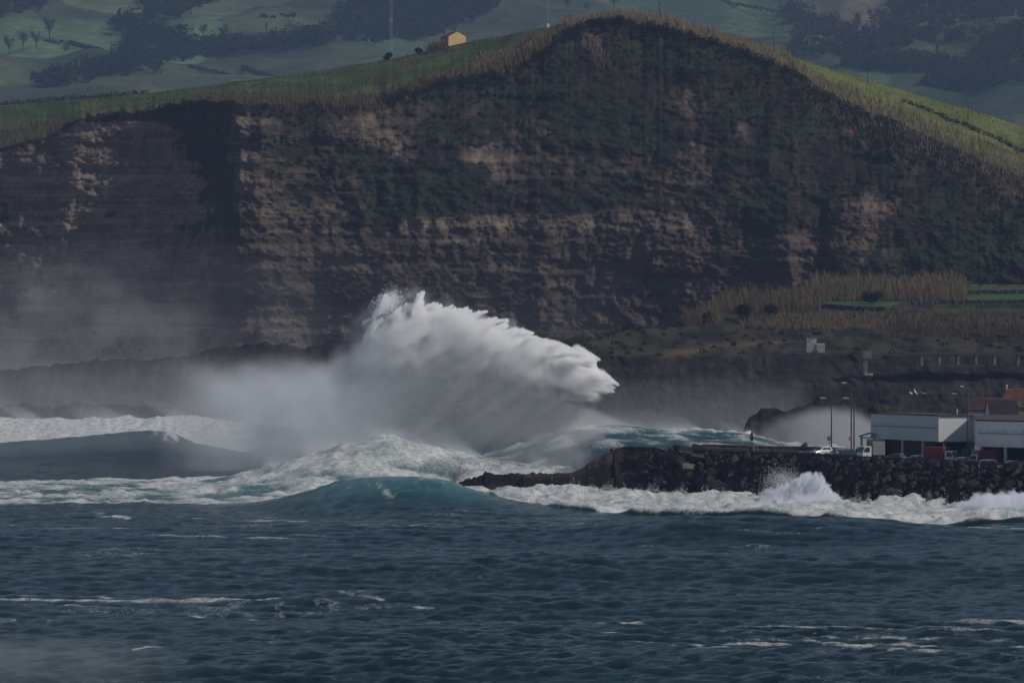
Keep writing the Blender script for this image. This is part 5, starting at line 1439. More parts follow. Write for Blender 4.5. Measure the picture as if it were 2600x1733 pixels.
def make_car(p, ang, mat, label, kind='hatch', cat='car'):
    e = empty('parked_car', p, ang)
    Ls, hw = {'hatch': (3.95, .85), 'sedan': (4.4, .87), 'suv': (4.5, .92)}[kind]; hf = Ls / 2
    belt, roof = {'hatch': (.92, 1.48), 'sedan': (.90, 1.42), 'suv': (1.05, 1.75)}[kind]
    def sec(w, z0, z1): return [(-w * .94, z0), (w * .94, z0), (w, z0 + .18), (w, z1 - .12), (w * .93, z1), (-w * .93, z1), (-w, z1 - .12), (-w, z0 + .18)]
    hood = belt - .10
    bm = bmesh.new(); loft(bm, [(-hf, sec(hw * .88, .38, belt - .12)), (-hf + .12, sec(hw * .96, .24, belt - .02)), (-hf * .5, sec(hw, .20, belt)), (hf * .35, sec(hw, .20, belt)), (hf - .75, sec(hw * .98, .22, hood)), (hf - .12, sec(hw * .92, .26, hood - .16)), (hf, sec(hw * .80, .34, hood - .30))])
    bmesh.ops.bevel(bm, geom=[q for q in bm.edges if q.calc_face_angle(0) > .5], offset=.03, segments=1, affect='EDGES')
    bm_obj('body', bm, mat, e)
    rr = {'hatch': -hf + .55, 'sedan': -hf + 1.15, 'suv': -hf + .35}[kind]; rb = {'hatch': -hf + .18, 'sedan': -hf + .55, 'suv': -hf + .12}[kind]; fb, fr = hf - 1.05, hf - 1.75
    cab = [(rb, belt - .01), (rr, roof - .03), ((rr + fr) / 2, roof), (fr, roof - .04), (fb, belt - .01)]
    def cs(x, z):
        w = hw * (.95 - .17 * (z - belt) / (roof - belt)); return w
    bm = bmesh.new(); a = [bm.verts.new((x, -cs(x, z), z)) for x, z in cab]; b_ = [bm.verts.new((x, cs(x, z), z)) for x, z in cab]
    bm.faces.new(a); bm.faces.new(b_[::-1])
    for k in range(5): bm.faces.new((a[k], b_[k], b_[(k + 1) % 5], a[(k + 1) % 5]))
    bmesh.ops.recalc_face_normals(bm, faces=bm.faces)
    bm_obj('cabin', bm, mat, e)
    def quad(name, pts, nrm, mat_, th=.02):
        bm = bmesh.new(); n_ = Vector(nrm).normalized(); q = [bm.verts.new(Vector(c) + n_ * .004) for c in pts]; q2 = [bm.verts.new(Vector(c) + n_ * th) for c in pts]; n = len(pts)
        bm.faces.new(q); bm.faces.new(q2[::-1])
        for k in range(n): bm.faces.new((q[k], q[(k + 1) % n], q2[(k + 1) % n], q2[k]))
        bmesh.ops.recalc_face_normals(bm, faces=bm.faces); return bm_obj(name, bm, mat_, e)
    def wind(name, x0, z0, x1, z1):
        f0, f1 = .08, .90; xa, za = x0 + (x1 - x0) * f0, z0 + (z1 - z0) * f0; xb, zb = x0 + (x1 - x0) * f1, z0 + (z1 - z0) * f1
        wa, wb = cs(xa, za) * .88, cs(xb, zb) * .88; s = 1 if x0 > x1 else -1
        quad(name, [(xa, -wa, za), (xa, wa, za), (xb, wb, zb), (xb, -wb, zb)], (s * (z1 - z0), 0, abs(x1 - x0)), M_GLASS)
    wind('windscreen', fb, belt, fr, roof - .04); wind('rear_window', rb, belt, rr, roof - .03)
    xm = (rr + fr) / 2 + .05; zb_, zt = belt + .04, roof - .13
    for s in (-1, 1):
        y0, y1 = s * cs(0, zb_), s * cs(0, zt)
        xf0 = fb - (fb - fr) * .18; xf1 = fr - .03
        quad('side_window', [(xm + .06, y0, zb_), (xf0 - .08, y0, zb_), (xf1 - .06, y1, zt), (xm + .06, y1, zt)], (0, s, .25), M_GLASS)
        quad('side_window', [(rb + .3, y0, zb_), (xm - .06, y0, zb_), (xm - .06, y1, zt), (rr + .22, y1, zt)], (0, s, .25), M_GLASS)
        bm = bmesh.new(); add_box(bm, hf - .22, hf - .02, s * hw * .72 - .16, s * hw * .72 + .16, hood - .40, hood - .24, .03); bm_obj('headlight', bm, M_HL, e)
        bm = bmesh.new(); add_box(bm, -hf - .02, -hf + .1, s * hw * .72 - .12, s * hw * .72 + .12, belt - .34, belt - .1, .02); bm_obj('tail_light', bm, M_TAIL, e)
        bm = bmesh.new(); add_box(bm, fb - .25, fb - .1, s * (hw + .02), s * (hw + .18), belt - .02, belt + .13, .03); bm_obj('mirror', bm, mat, e)
    bm = bmesh.new(); add_box(bm, hf - .06, hf + .03, -hw * .55, hw * .55, .40, .56, .02); bm_obj('grille', bm, M_TRIM, e)
    wheels(e, (-hf + .75, hf - .80), hw, .31 if kind != 'suv' else .36)
    tag(e, label, cat, 'cars parked on the harbour road')
    return e
def on_deck(x, off, z=None):
    D = pier_D(x) + off; q = Vector(((x - CX) / FPX * D, D, deck_z(x) if z is None else z)); return q
W1 = paint('white', (.55, .56, .57)); DKP = paint('charcoal', (.03, .032, .036)); GRP = paint('grey', (.16, .17, .18)); SIL = paint('silver', (.28, .30, .31)); BLU = paint('dark_blue', (.03, .045, .07))
make_car(on_deck(2086, 5.5, 7.2), R(216), W1, 'white hatchback facing left, its lit side shining', 'hatch')
make_car(on_deck(2044, 3.2, 6.55), R(195), DKP, 'low dark car whose roof shows left of the white hatchback', 'sedan')
make_car(on_deck(2126, 5.0, 7.0), R(200), GRP, 'grey car just right of the white hatchback', 'hatch')
make_car(on_deck(2149, 6.0, 6.9), R(190), BLU, 'dark blue car behind the tallest lamp', 'sedan')
make_car(on_deck(2270, 3.0, 6.5), R(150), GRP, 'dark grey hatchback with a sloping tail under the white building', 'hatch')
make_car(on_deck(2324, 3.0, 6.4), R(170), SIL, 'silver car between the grey hatchback and the red truck', 'sedan')
make_car(on_deck(2437, 2.6, 6.25), R(172), SIL, 'silver car right of the red truck', 'hatch')
make_car(on_deck(2563, 2.6, 5.95), R(175), SIL, 'pale car right of the white pickup', 'hatch')
make_car(on_deck(2598, 3.2, 6.0), R(175), DKP, 'dark car at the right picture edge', 'hatch')
def make_truck(p, ang, label, cab_h=2.3, box=None, box_mat=None, L=5.6, seed=0, crates=False):
    e = empty('parked_truck', p, ang); hf = L / 2; hw = .95
    bm = bmesh.new(); add_box(bm, -hf, hf - .2, -.75, .75, .45, .75); bm_obj('chassis', bm, M_TRIM, e)
    prof = [(hf - 1.75, .55), (hf - .05, .55), (hf, .75), (hf - .03, 1.25), (hf - .42, cab_h - .08), (hf - .62, cab_h), (hf - 1.75, cab_h)]
    bm = bmesh.new(); add_prism(bm, prof, -hw, hw)
    bmesh.ops.bevel(bm, geom=list(bm.edges), offset=.06, segments=2, affect='EDGES'); bm_obj('cab', bm, W1, e)
    a, b_ = Vector((hf - .03, 0, 1.27)), Vector((hf - .42, 0, cab_h - .10)); d = b_ - a; n = Vector((d.z, 0, -d.x)).normalized()
    bm = bmesh.new(); q = [bm.verts.new(a + d * t + n * .02 + Vector((0, s * (hw - .12), 0))) for t, s in ((.02, -1), (.02, 1), (.95, 1), (.95, -1))]; bm.faces.new(q)
    r = bmesh.ops.extrude_face_region(bm, geom=list(bm.faces)); [setattr(v, 'co', v.co + n * .02) for v in r['geom'] if isinstance(v, bmesh.types.BMVert)]; bmesh.ops.recalc_face_normals(bm, faces=bm.faces)
    bm_obj('windscreen', bm, M_GLASS, e)
    for s in (-1, 1):
        bm = bmesh.new(); add_prism(bm, [(hf - 1.4, 1.3), (hf - .32, 1.3), (hf - .62, cab_h - .18), (hf - 1.4, cab_h - .18)], s * (hw + .003), s * (hw + .02)); bm_obj('side_window', bm, M_GLASS, e)
        bm = bmesh.new(); add_box(bm, hf - .06, hf + .03, s * .68 - .18, s * .68 + .18, .82, 1.0, .02); bm_obj('headlight', bm, M_HL, e)
        bm = bmesh.new(); add_box(bm, hf - .3, hf - .2, s * (hw + .1), s * (hw + .28), 1.5, 1.85, .02); bm_obj('mirror', bm, M_TRIM, e)
    bm = bmesh.new(); add_box(bm, hf - .02, hf + .05, -hw, hw, .45, .66, .02); bm_obj('bumper', bm, M_TRIM, e)
    if box:
        bm = bmesh.new(); add_box(bm, -hf, hf - 1.9, -1.02, 1.02, .80, box, .05); bm_obj('cargo_box', bm, box_mat, e)
        box_obj('rear_door', -hf - .03, -hf - .003, -.9, .9, .9, box - .12, box_mat, e)
    wheels(e, (-hf + 1.0, hf - .85), hw + .05, .38)
    tag(e, label, 'truck'); return e
make_truck(on_deck(2211, 5.5, 6.75), R(207), 'white flat-fronted truck with a pale cargo box under the canopy', 2.3, 3.05, simple('pale_box', (.13, .155, .16), .6), 4.3)
make_truck(on_deck(2391, 5.0, 6.35), R(-38), 'white cabbed truck with a red cargo box', 2.25, 2.85, simple('red_tarp', (.16, .018, .02), .7), 5.8)
make_truck(on_deck(2500, 9.0, 6.1), R(150), 'dull red boxed truck behind the white pickup', 2.0, 2.75, simple('faded_red_tarp', (.13, .022, .03), .7), 5.0)
# white double-cab pickup
def make_pickup(p, ang, label):
    e = make_car(p, ang, W1, label, 'suv', 'pickup'); e.name = 'parked_pickup'; e['group'] = 'cars parked on the harbour road'
    return e
make_pickup(on_deck(2522, 3.4, 5.72), R(-24), 'white four-wheel-drive pickup in front of the red boxed truck')

# ================================================================== PEOPLE
def person(p, ang, coat, legs, label, hat=None, lean=.0, cat='person', arm='down', h=1.72):
    e = empty('person', p, ang)
    J = {'pel': (0, 0, .92), 'sp': (lean * .3, 0, 1.15), 'ch': (lean * .7, 0, 1.36), 'nk': (lean, 0, 1.50), 'hd': (lean * 1.15, 0, 1.60), 'tp': (lean * 1.2 , 0, 1.70)}
    Rr = {'pel': (.15, .12), 'sp': (.15, .11), 'ch': (.18, .12), 'nk': (.058, .058), 'hd': (.085, .10), 'tp': (.055, .06)}
    E = [('pel', 'sp'), ('sp', 'ch'), ('ch', 'nk'), ('nk', 'hd'), ('hd', 'tp')]
    for s, n in ((-1, 'l'), (1, 'r')):
        J['hip' + n] = (0, s * .09, .86); J['kn' + n] = (.05, s * .11, .48); J['an' + n] = (-.02, s * .11, .09); J['to' + n] = (.16, s * .13, .04)
        Rr['hip' + n] = (.105, .105); Rr['kn' + n] = (.065, .065); Rr['an' + n] = (.045, .045); Rr['to' + n] = (.035, .04)
        E += [('pel', 'hip' + n), ('hip' + n, 'kn' + n), ('kn' + n, 'an' + n), ('an' + n, 'to' + n)]
        J['sh' + n] = (lean * .85, s * .19, 1.42); Rr['sh' + n] = (.065, .065)
        if arm == 'down' or (arm == 'one' and s < 0): J['el' + n] = (lean * .5 + .02, s * .25, 1.12); J['wr' + n] = (lean * .4 + .12, s * .24, .88)
        else: J['el' + n] = (lean * .5 + .10, s * .26, 1.16); J['wr' + n] = (lean * .6 + .34, s * .12, 1.26)
        Rr['el' + n] = (.046, .046); Rr['wr' + n] = (.032, .032)
        E += [('ch', 'sh' + n), ('sh' + n, 'el' + n), ('el' + n, 'wr' + n)]
        w, el = Vector(J['wr' + n]), Vector(J['el' + n]); d = (w - el).normalized(); sd = Vector((0, 1, 0))
        J['pa' + n] = tuple(w + d * .07); Rr['pa' + n] = (.036, .024); E.append(('wr' + n, 'pa' + n))
        for f in range(5):
            o_ = (f - 1.5) * .02 if f < 4 else -.05 * s
            l = (.075, .085, .08, .06, .04)[f]
            k = f'f{f}{n}'; J[k] = tuple(w + d * (.08 + l if f < 4 else .07) + Vector((0, o_, 0)) + Vector((.02, 0, 0))); Rr[k] = (.009, .009); E.append(('pa' + n, k))
    names = list(J); me = bpy.data.meshes.new('body'); me.from_pydata([J[k] for k in names], [(names.index(a), names.index(b_)) for a, b_ in E], [])
    o = bpy.data.objects.new('body', me); COL.objects.link(o)
    o.modifiers.new('s', 'SKIN'); o.modifiers.new('d', 'SUBSURF').levels = 1
    for k, v in zip(names, me.skin_vertices[0].data): v.radius = Rr[k]; v.use_root = (k == 'pel')
    dg = bpy.context.evaluated_depsgraph_get(); m2 = bpy.data.meshes.new_from_object(o.evaluated_get(dg)); bpy.data.objects.remove(o); bpy.data.meshes.remove(me)
    skin = simple('skin', (.42, .26, .19), .6)
    m2.materials.clear()
    for m_ in (coat, legs, skin, M_TRIM): m2.materials.append(m_)
    hands = [Vector(J['wrl']), Vector(J['wrr'])]
    for pg in m2.polygons:
        c = pg.center; i = 0
        if c.z > 1.49 and abs(c.y) < .12: i = 2
        elif min((c - q).length for q in hands) < .20 and min((c - q).length for q in [Vector(J['ell']), Vector(J['elr'])]) > .26: i = 2
        elif c.z < .10: i = 3
        elif c.z < .82 and abs(c.y) < .2 and c.x < .2: i = 1
        pg.material_index = i; pg.use_smooth = True
    b_ = link('body', m2, None, e)
    bm = bmesh.new(); bmesh.ops.create_uvsphere(bm, u_segments=12, v_segments=8, radius=.108)
    for v in bm.verts: v.co.z = max(v.co.z, -.02 + .10 * max(0, v.co.x / .108)); v.co.x *= 1.08
    bm_obj('hat' if hat else 'hair', bm, hat or simple('dark_hair', (.03, .022, .018), .7), e, True, loc=(lean * 1.17 - .012, 0, 1.655))
    bm = bmesh.new(); add_tube(bm, (lean * 1.17 + .085, 0, 1.61), (lean * 1.17 + .118, 0, 1.60), .018, .012, 6); bm_obj('nose', bm, skin, e)
    for s in (-1, 1):
        bm = bmesh.new(); bmesh.ops.create_uvsphere(bm, u_segments=6, v_segments=4, radius=.012); bm_obj('eye', bm, M_TRIM, e, loc=(lean * 1.17 + .088, s * .035, 1.635))
    # a coat skirt that hangs over the hips
    bm = bmesh.new(); rings = []
    for zz, r_ in ((1.18, .17), (1.0, .185), (.80, .20), (.66, .215)):
        rings.append([bm.verts.new((lean * .25 + .78 * r_ * math.cos(k * math.pi / 6), r_ * math.sin(k * math.pi / 6), zz)) for k in range(12)])
    for r0, r1 in zip(rings[:-1], rings[1:]):
        for k in range(12): bm.faces.new((r0[k], r0[(k + 1) % 12], r1[(k + 1) % 12], r1[k]))
    bm_obj('coat_skirt', bm, coat, e, True)
    e.scale = (h / 1.72,) * 3
    tag(e, label, cat)
    return e
CT = lambda nm, c: simple('cloth_' + nm, c, .9)
person(on_deck(1904, 2.2, 7.05), R(-60), CT('black', (.02, .02, .024)), CT('black', (.02, .02, .024)), 'person in black standing left under the double road sign', h=1.62)
person(on_deck(1913, 3.0, 7.05), R(-120), CT('grey', (.16, .15, .16)), CT('dark', (.03, .03, .035)), 'person in a mottled grey jacket under the double road sign', arm='up', lean=.06, h=1.72)
person(on_deck(1921, 2.4, 7.05), R(-30), CT('navy', (.02, .04, .07)), CT('navy', (.02, .03, .05)), 'person in a navy jacket right of the double road sign', lean=.08, h=1.7)
person(on_deck(1964, 2.2, 7.0), R(-25), CT('black', (.02, .02, .024)), CT('dark', (.03, .03, .035)), 'person alone in a long black coat with a pink hat by the parapet', simple('pink_hat', (.5, .32, .34), .9), .12, arm='one', h=1.78)
person(on_deck(2177, 12, 7.0), R(-140), CT('black', (.02, .02, .024)), CT('dark', (.03, .03, .035)), 'person in black beside the canopy post', h=1.75)
person(on_deck(2184, 12, 7.0), R(-60), CT('red', (.45, .04, .04)), CT('dark', (.03, .03, .035)), 'person in a red jacket beside the canopy post', h=1.7)
person(on_deck(2201, 13, 7.3), R(-90), CT('dark', (.03, .03, .035)), CT('dark', (.03, .03, .035)), 'dark figure standing under the canopy', h=1.8)

# gulls
def gull(x, y, D, bank, head, label):
    e = empty('gull', P(x, y, D), head); m = simple('gull_white', (.75, .75, .75), .8)
    bm = bmesh.new(); bmesh.ops.create_uvsphere(bm, u_segments=10, v_segments=8, radius=.1)
    for v in bm.verts: v.co.x *= 2.6
    bm_obj('body', bm, m, e, True)
    for s in (-1, 1):
        bm = bmesh.new(); a = [bm.verts.new(c) for c in ((.12, s * .05, .03), (-.10, s * .05, .02), (-.02, s * .38, .14), (.13, s * .36, .15), (-.14, s * .78, .06))]
        bm.faces.new((a[0], a[1], a[2], a[3])); bm.faces.new((a[3], a[2], a[4]))
        o = bm_obj('wing', bm, m, e); o.modifiers.new('t', 'SOLIDIFY').thickness = .02
    e.rotation_euler = (bank, 0, head)
    tag(e, label, 'gull', 'gulls over the harbour')
gull(2313, 998, 1000, .3, .5, 'white gull left of a banking one above the harbour'); gull(2324, 995, 1000, .9, 1.0, 'white gull banking steeply above the harbour'); gull(2345, 998, 1040, .2, 2.0, 'faint grey gull right of the other two')

# ================================================================== SPRAY
def spray_mat(name, col=(.93, .94, .95)):
    b = NT(name)
    n = b.n('Attribute', _attribute_name='nrm').outputs['Vector']
    d = b.n('BsdfDiffuse', Color=(*col, 1), Normal=n); t = b.n('BsdfTranslucent', Color=(*col, 1), Normal=n)
    return b.surf(b.n('MixShader', i0=.30, i1=d.outputs[0], i2=t.outputs[0]).outputs[0])
M_SPRAY = spray_mat('spray_drops')
def flecks(name, pts, nrm, size, label, seed=0):
    rr = np.random.default_rng(seed); pts = np.asarray(pts, np.float32); n = len(pts)
    u = rr.normal(0, 1, (n, 3)); u /= np.linalg.norm(u, axis=1)[:, None]; w = np.cross(u, rr.normal(0, 1, (n, 3))); w /= np.linalg.norm(w, axis=1)[:, None]
    s = (size * rr.uniform(.4, 1.4, n))[:, None]
    V = np.stack([pts + u * s, pts - u * s * .5 + w * s * .86, pts - u * s * .5 - w * s * .86], 1).reshape(-1, 3)
    me = mesh_np(name, V, np.arange(3 * n).reshape(n, 3))
    nn = np.asarray(nrm, np.float32) + rr.normal(0, .18, (n, 3)).astype(np.float32); nn /= np.linalg.norm(nn, axis=1)[:, None] + 1e-6
    at = me.attributes.new('nrm', 'FLOAT_VECTOR', 'POINT'); at.data.foreach_set('vector', np.repeat(nn, 3, 0).ravel())
    o = link(name, me, M_SPRAY); tag(o, label, kind='stuff'); return o
def img2w(x, y, D):
    return np.stack([(x - CX) / FPX * D, D + 0 * x, CH + (HY - y) / FPX * D], -1)
def puff(c, r, n, rr, sq=(1.1, 1, .9), rim=.5):
    d = rr.normal(0, 1, (n, 3)); d /= np.linalg.norm(d, axis=1)[:, None]
    return c[None] + d * (r * rr.uniform(.15, 1, n) ** rim)[:, None] * np.array(sq), d
UPN = np.array([0.25, -0.45, 0.55])
rs = np.random.default_rng(5)
# the great splash: upper and lower outline of its bright body, by photo column, about 1030 m out
UX = [890, 930, 970, 1010, 1050, 1075, 1100, 1130, 1180, 1230, 1290, 1350, 1420, 1470, 1510, 1540, 1556]
UY = [880, 850, 815, 795, 785, 770, 778, 790, 790, 805, 826, 850, 882, 905, 940, 975, 1000]
LX = [890, 930, 1000, 1080, 1150, 1220, 1290, 1360, 1420, 1470, 1510, 1540, 1556]
LY = [975, 965, 945, 935, 938, 944, 952, 968, 988, 1010, 1018, 1013, 1005]
AP, AN = [], []
def jet(x, y, ang, ln, per, D0=1030, wk=.13, w0=.4, dsp=2.2):
    n = int(per * ln); t = rs.uniform(0, 1, n) ** .72; a = R(ang); bend = .35 * t * t
    wd = w0 + ln * wk * t ** 1.3; g1, g2 = rs.normal(0, 1, n), rs.normal(0, 1, n)
    xx = x - ln * t * np.cos(a) + g1 * wd * .9; yy = y - ln * t * np.sin(a) + ln * bend * .4 + g2 * wd
    AP.append(img2w(xx, yy, D0 + rs.normal(0, dsp) + rs.normal(0, .7, n)))
    AN.append(np.stack([g1 * .35, -.35 + 0 * g1, -g2 * .35], 1) + UPN * .8)
tips = [(1077, 742, -72, 60), (1068, 760, -65, 40), (1112, 772, -40, 55), (1125, 778, -32, 60), (1136, 788, -28, 48), (1190, 788, -22, 60), (1205, 800, -22, 50), (1232, 812, -25, 50), (1262, 812, -22, 60), (1288, 825, -20, 60), (1300, 840, -18, 45), (1345, 850, -18, 60),
        (1368, 862, -14, 60), (1385, 872, -10, 60), (1425, 890, 8, 80), (1470, 900, 14, 80), (1523, 915, 20, 110), (1512, 930, 16, 90), (1480, 925, 14, 60), (1535, 962, 24, 90), (1550, 985, 26, 110), (1552, 989, 20, 80), (1520, 985, 20, 60), (1520, 1005, 18, 80), (1523, 1000, 22, 70), (1490, 1012, 18, 60), (985, 752, -60, 34), (975, 770, -50, 40), (1045, 775, -50, 50), (1020, 785, -50, 50), (1150, 782, -32, 46), (1170, 786, -28, 46), (1215, 806, -22, 46), (1330, 846, -16, 50)]
for (x, y, ang, ln) in tips:
    for q_ in range(6):
        g_ = abs(rs.normal(0, 1)); jet(x - g_ * ln * .10 + rs.normal(0, 1.5), y + rs.normal(0, 4) + g_ * 2, ang + rs.normal(0, 7), ln * rs.uniform(.5, 1.05), 16, wk=.055, w0=.25, dsp=1.4)
for x in np.concatenate([rs.uniform(960, 1400, 90), rs.uniform(1400, 1544, 170)]):
    jet(x + rs.normal(0, 14), float(np.interp(x, UX, UY)) + rs.uniform(-10, 20), np.interp(x, [900, 1080, 1250, 1420, 1560], [-60, -45, -22, 5, 26]) + rs.normal(0, 16 if x < 1400 else 8), rs.uniform(22, 64), 20 * np.interp(x, [950, 1050], [.4, 1]), wk=.075, w0=.25)
q = rs.normal(0, 1, (1500, 2)); AP.append(img2w(985 + 17 * q[:, 0], 770 + 14 * q[:, 1] - 6 * q[:, 0], 1030 + rs.normal(0, 2, 1500))); AN.append(np.tile(UPN, (1500, 1)))
JET = np.concatenate(AP); JN = np.concatenate(AN)
jlo, jhi = (-29.0, 1021.0, 13.0), (23.0, 1039.0, 37.6); jres = (346, 36, 164)
H, _ = np.histogramdd(JET, bins=jres, range=[(jlo[k], jhi[k]) for k in range(3)])
H = H.astype(np.float32)
for axis in (1, 0, 2): H = .2 * np.roll(H, 1, axis) + .6 * H + .2 * np.roll(H, -1, axis)
dj = 2.2 * (1 - np.exp(-H * .75)); dj[dj < .02] = 0
dj[:1] = dj[-1:] = 0; dj[:, :1] = dj[:, -1:] = 0; dj[:, :, :1] = dj[:, :, -1:] = 0
spray_volume('splash_jets', (jlo, jhi), dj, 'torn white fingers of water at the edge of the great splash', (.985, .99, 1.0))
lo, hi = (-36.0, 1014.0, -1.0), (30.0, 1048.0, 37.5)
res = (250, 44, 146)
GX, GY, GZ, GU, GV = spray_grid(lo, hi) if False else spray_grid((lo, hi), res)
w1 = fbm3(GX / 5.5, GY / 5.5, GZ / 5.5, 3, 701); w2 = fbm3(GX / 5.0 + 40, GY / 5.0, GZ / 5.0, 3, 703)
# streaks drawn out along the throw of the water
ca, sa = math.cos(R(35)), math.sin(R(35))
st = fbm3((GX * ca + GZ * sa) / 7.0, GY / 2.5, (-GX * sa + GZ * ca) / 1.5, 3, 705)
w4 = fbm3(GX / 2.0, GY / 2.0, GZ / 2.0, 2, 709)
U = GU + 70 * (w1 - .5) + 26 * (st - .5); Vv_ = GV + 92 * (w2 - .5) + 60 * (w4 - .5)
yu, yl = np.interp(U, UX, UY), np.interp(U, LX, LY)
left = sstep(880, 1010, U)
body = sstep(4, 34 + 40 * (1 - left), Vv_ - yu) * (1 - .97 * sstep(-55, 8, Vv_ - yl)) * sstep(1540, 1470, U) * (.12 + .88 * left)
dep = np.exp(-((GY - 1030 - 3 * (w1 - .5)) / (6.0 + 3 * (w2 - .5))) ** 2)
w3 = fbm3(GX / 2.4, GY / 2.4, GZ / 2.4, 3, 707)
dens = 1.5 * body * dep * sstep(.38, .56, .34 * w1 + .30 * st + .36 * w3)
veil = sstep(-70, 20, GV + 80 * (w2 - .5) - np.interp(GU + 30, UX, UY)) * sstep(840, 930, GU) * sstep(1300, 1080, GU) * (1 - sstep(20, 90, GV - np.interp(GU, LX, LY)))
dens += .07 * veil * dep * sstep(.38, .62, .5 * st + .5 * w4)
# grey mist under it, down to the sea, ending in a slanting edge at the right
edge = np.interp(GV, [880, 960, 1010, 1040, 1075, 1110, 1150], [1330, 1400, 1450, 1530, 1620, 1560, 1400]) + 60 * (w1 - .5)
m = sstep(860, 960, GV + 50 * (w2 - .5)) * sstep(edge, edge - 60, GU) * sstep(640, 980, GU + 120 * (w2 - .5)) * (1 - .55 * sstep(1070, 1150, GV))
dens += .034 * m * (.45 + 1.0 * st) * np.exp(-((GY - 1031) / 11) ** 2)
fade = np.minimum(1, np.minimum.reduce([np.minimum(GX - lo[0], hi[0] - GX) / 3, np.minimum(GY - lo[1], hi[1] - GY) / 3, (hi[2] - GZ) / 1]))
dens *= fade
dens[dens < .004] = 0
spray_volume('great_splash', (lo, hi), dens, 'huge white burst of spray with torn fingers above the surf', (.985, .99, 1.0))
pick = rs.uniform(0, 1, len(JET)) < .10
flecks('flung_drops', JET[pick], JN[pick], .075, 'bright drops at the torn edge of the great splash', 1)
# smaller splash on the near side of the breakwater
AP, AN = [], []
UX2, UY2 = [1915, 1935, 1960, 1990, 2020, 2050, 2066, 2080, 2098, 2112, 2135], [1290, 1262, 1250, 1240, 1228, 1212, 1206, 1214, 1232, 1250, 1285]
for k in range(110):
    x = rs.uniform(1950, 2118); jet(x, float(np.interp(x, UX2, UY2)) - rs.uniform(-6, 16), -72 + rs.normal(0, 26), rs.uniform(12, 36), 6.0, 846, .10, .6, 1.3)
NJ = len(AP)
n = 2600; AP.append(img2w(rs.normal(1985, 26, n), rs.normal(1214, 17, n), 846 + rs.normal(0, 2, n))); AN.append(np.tile(UPN, (n, 1)))
lo2, hi2 = (37.5, 838.0, -.5), (53.5, 853.0, 6.6); res2 = (128, 34, 58)
GX, GY, GZ, GU, GV = spray_grid((lo2, hi2), res2)
a1 = fbm3(GX / 1.5, GY / 1.5, GZ / 1.5, 3, 711); a2 = fbm3(GX / .8, GY / .8, GZ / .8, 3, 713)
d2 = 1.2 * sstep(-3, 12, GV + 52 * (a1 - .5) + 34 * (a2 - .5) - np.interp(GU + 24 * (a1 - .5), UX2, UY2)) * np.exp(-((GY - 846.5 + .15 * (GV - 1250)) / 2.6) ** 2) * sstep(.44, .56, .35 * a1 + .65 * a2)
d2 += .10 * np.exp(-((GU - 1990) / 34) ** 2 - ((GV - 1222) / 20) ** 2) * np.exp(-((GY - 846) / 2.5) ** 2)
H2, _ = np.histogramdd(np.concatenate(AP[:NJ]), bins=res2, range=[(lo2[k], hi2[k]) for k in range(3)]); H2 = H2.astype(np.float32)
for axis in (1, 0, 2): H2 = .25 * np.roll(H2, 1, axis) + .5 * H2 + .25 * np.roll(H2, -1, axis)
d2 = (d2 + np.minimum(H2 * .8, 1.5)) * np.minimum(1, np.minimum(np.minimum(GX - lo2[0], hi2[0] - GX), (hi2[2] - GZ)) / .6)
d2[d2 < .01] = 0
spray_volume('wave_splash', (lo2, hi2), d2, 'white splash thrown up against the boulders of the breakwater')
flecks('flung_drops', np.concatenate(AP), np.concatenate(AN), .05, 'bright drops flying over the splash at the boulders', 2)
# surge at the right edge
lo3, hi3 = (66.0, 796.0, -.5), (83.0, 812.0, 5.2); res3 = (130, 34, 46)
GX, GY, GZ, GU, GV = spray_grid((lo3, hi3), res3)
a1 = fbm3(GX / 1.8, GY / 1.8, GZ / 1.3, 3, 721); a2 = fbm3(GX / .8, GY / .8, GZ / .8, 3, 723)
d3 = 1.4 * sstep(-3, 8, GV + 44 * (a1 - .5) + 30 * (a2 - .5) - np.interp(GU, [2420, 2450, 2480, 2510, 2540, 2580, 2700], [1300, 1282, 1262, 1256, 1262, 1254, 1248])) * np.exp(-((GY - 803) / 4) ** 2) * sstep(.42, .56, .45 * a1 + .55 * a2)
d3 *= np.minimum(1, np.minimum(np.minimum(GX - lo3[0], hi3[0] - GX), (hi3[2] - GZ)) / .6); d3[d3 < .01] = 0
spray_volume('wave_splash', (lo3, hi3), d3, 'white surge of foam breaking at the right edge below the boulders')
# lively edge of the surf against the rocks
x = rs.uniform(1160, 2660, 16000); yb = np.interp(x, [1160, 1250, 1400, 1600, 1700, 1900, 2100, 2300, 2420, 2660], [1231, 1234, 1238, 1244, 1252, 1266, 1272, 1278, 1284, 1290])
g = fbm(x / 16, x * 0 + 2, 3, 55); D = FPX * (CH - .6) / (yb - HY)
p = img2w(x, yb + rs.normal(0, 2, len(x)), D + rs.normal(0, 1.2, len(x))); p[:, 2] += rs.exponential(1, len(x)) * .5 * np.clip((g - .35) * 4, .05, 1.6)
flecks('shore_spray', p, np.tile(UPN, (len(x), 1)), .06, 'white lip of foam along the foot of the boulders', 31)
# ================================================================== AIR: haze, mist
me = bpy.data.meshes.new('haze')
bmh = bmesh.new(); add_box(bmh, -2650, 2650, -420, 4520, -9, 440); bmh.to_mesh(me); bmh.free()
b = NT('haze_air')
pv = b.n('VolumePrincipled', Color=(0.46, 0.60, 0.97, 1), Density=0.000056, Anisotropy=0.0)
HAZE = link('haze', me, b.vol(pv.outputs[0]))
tag(HAZE, 'thin blue sea haze over the whole coast', kind='stuff')

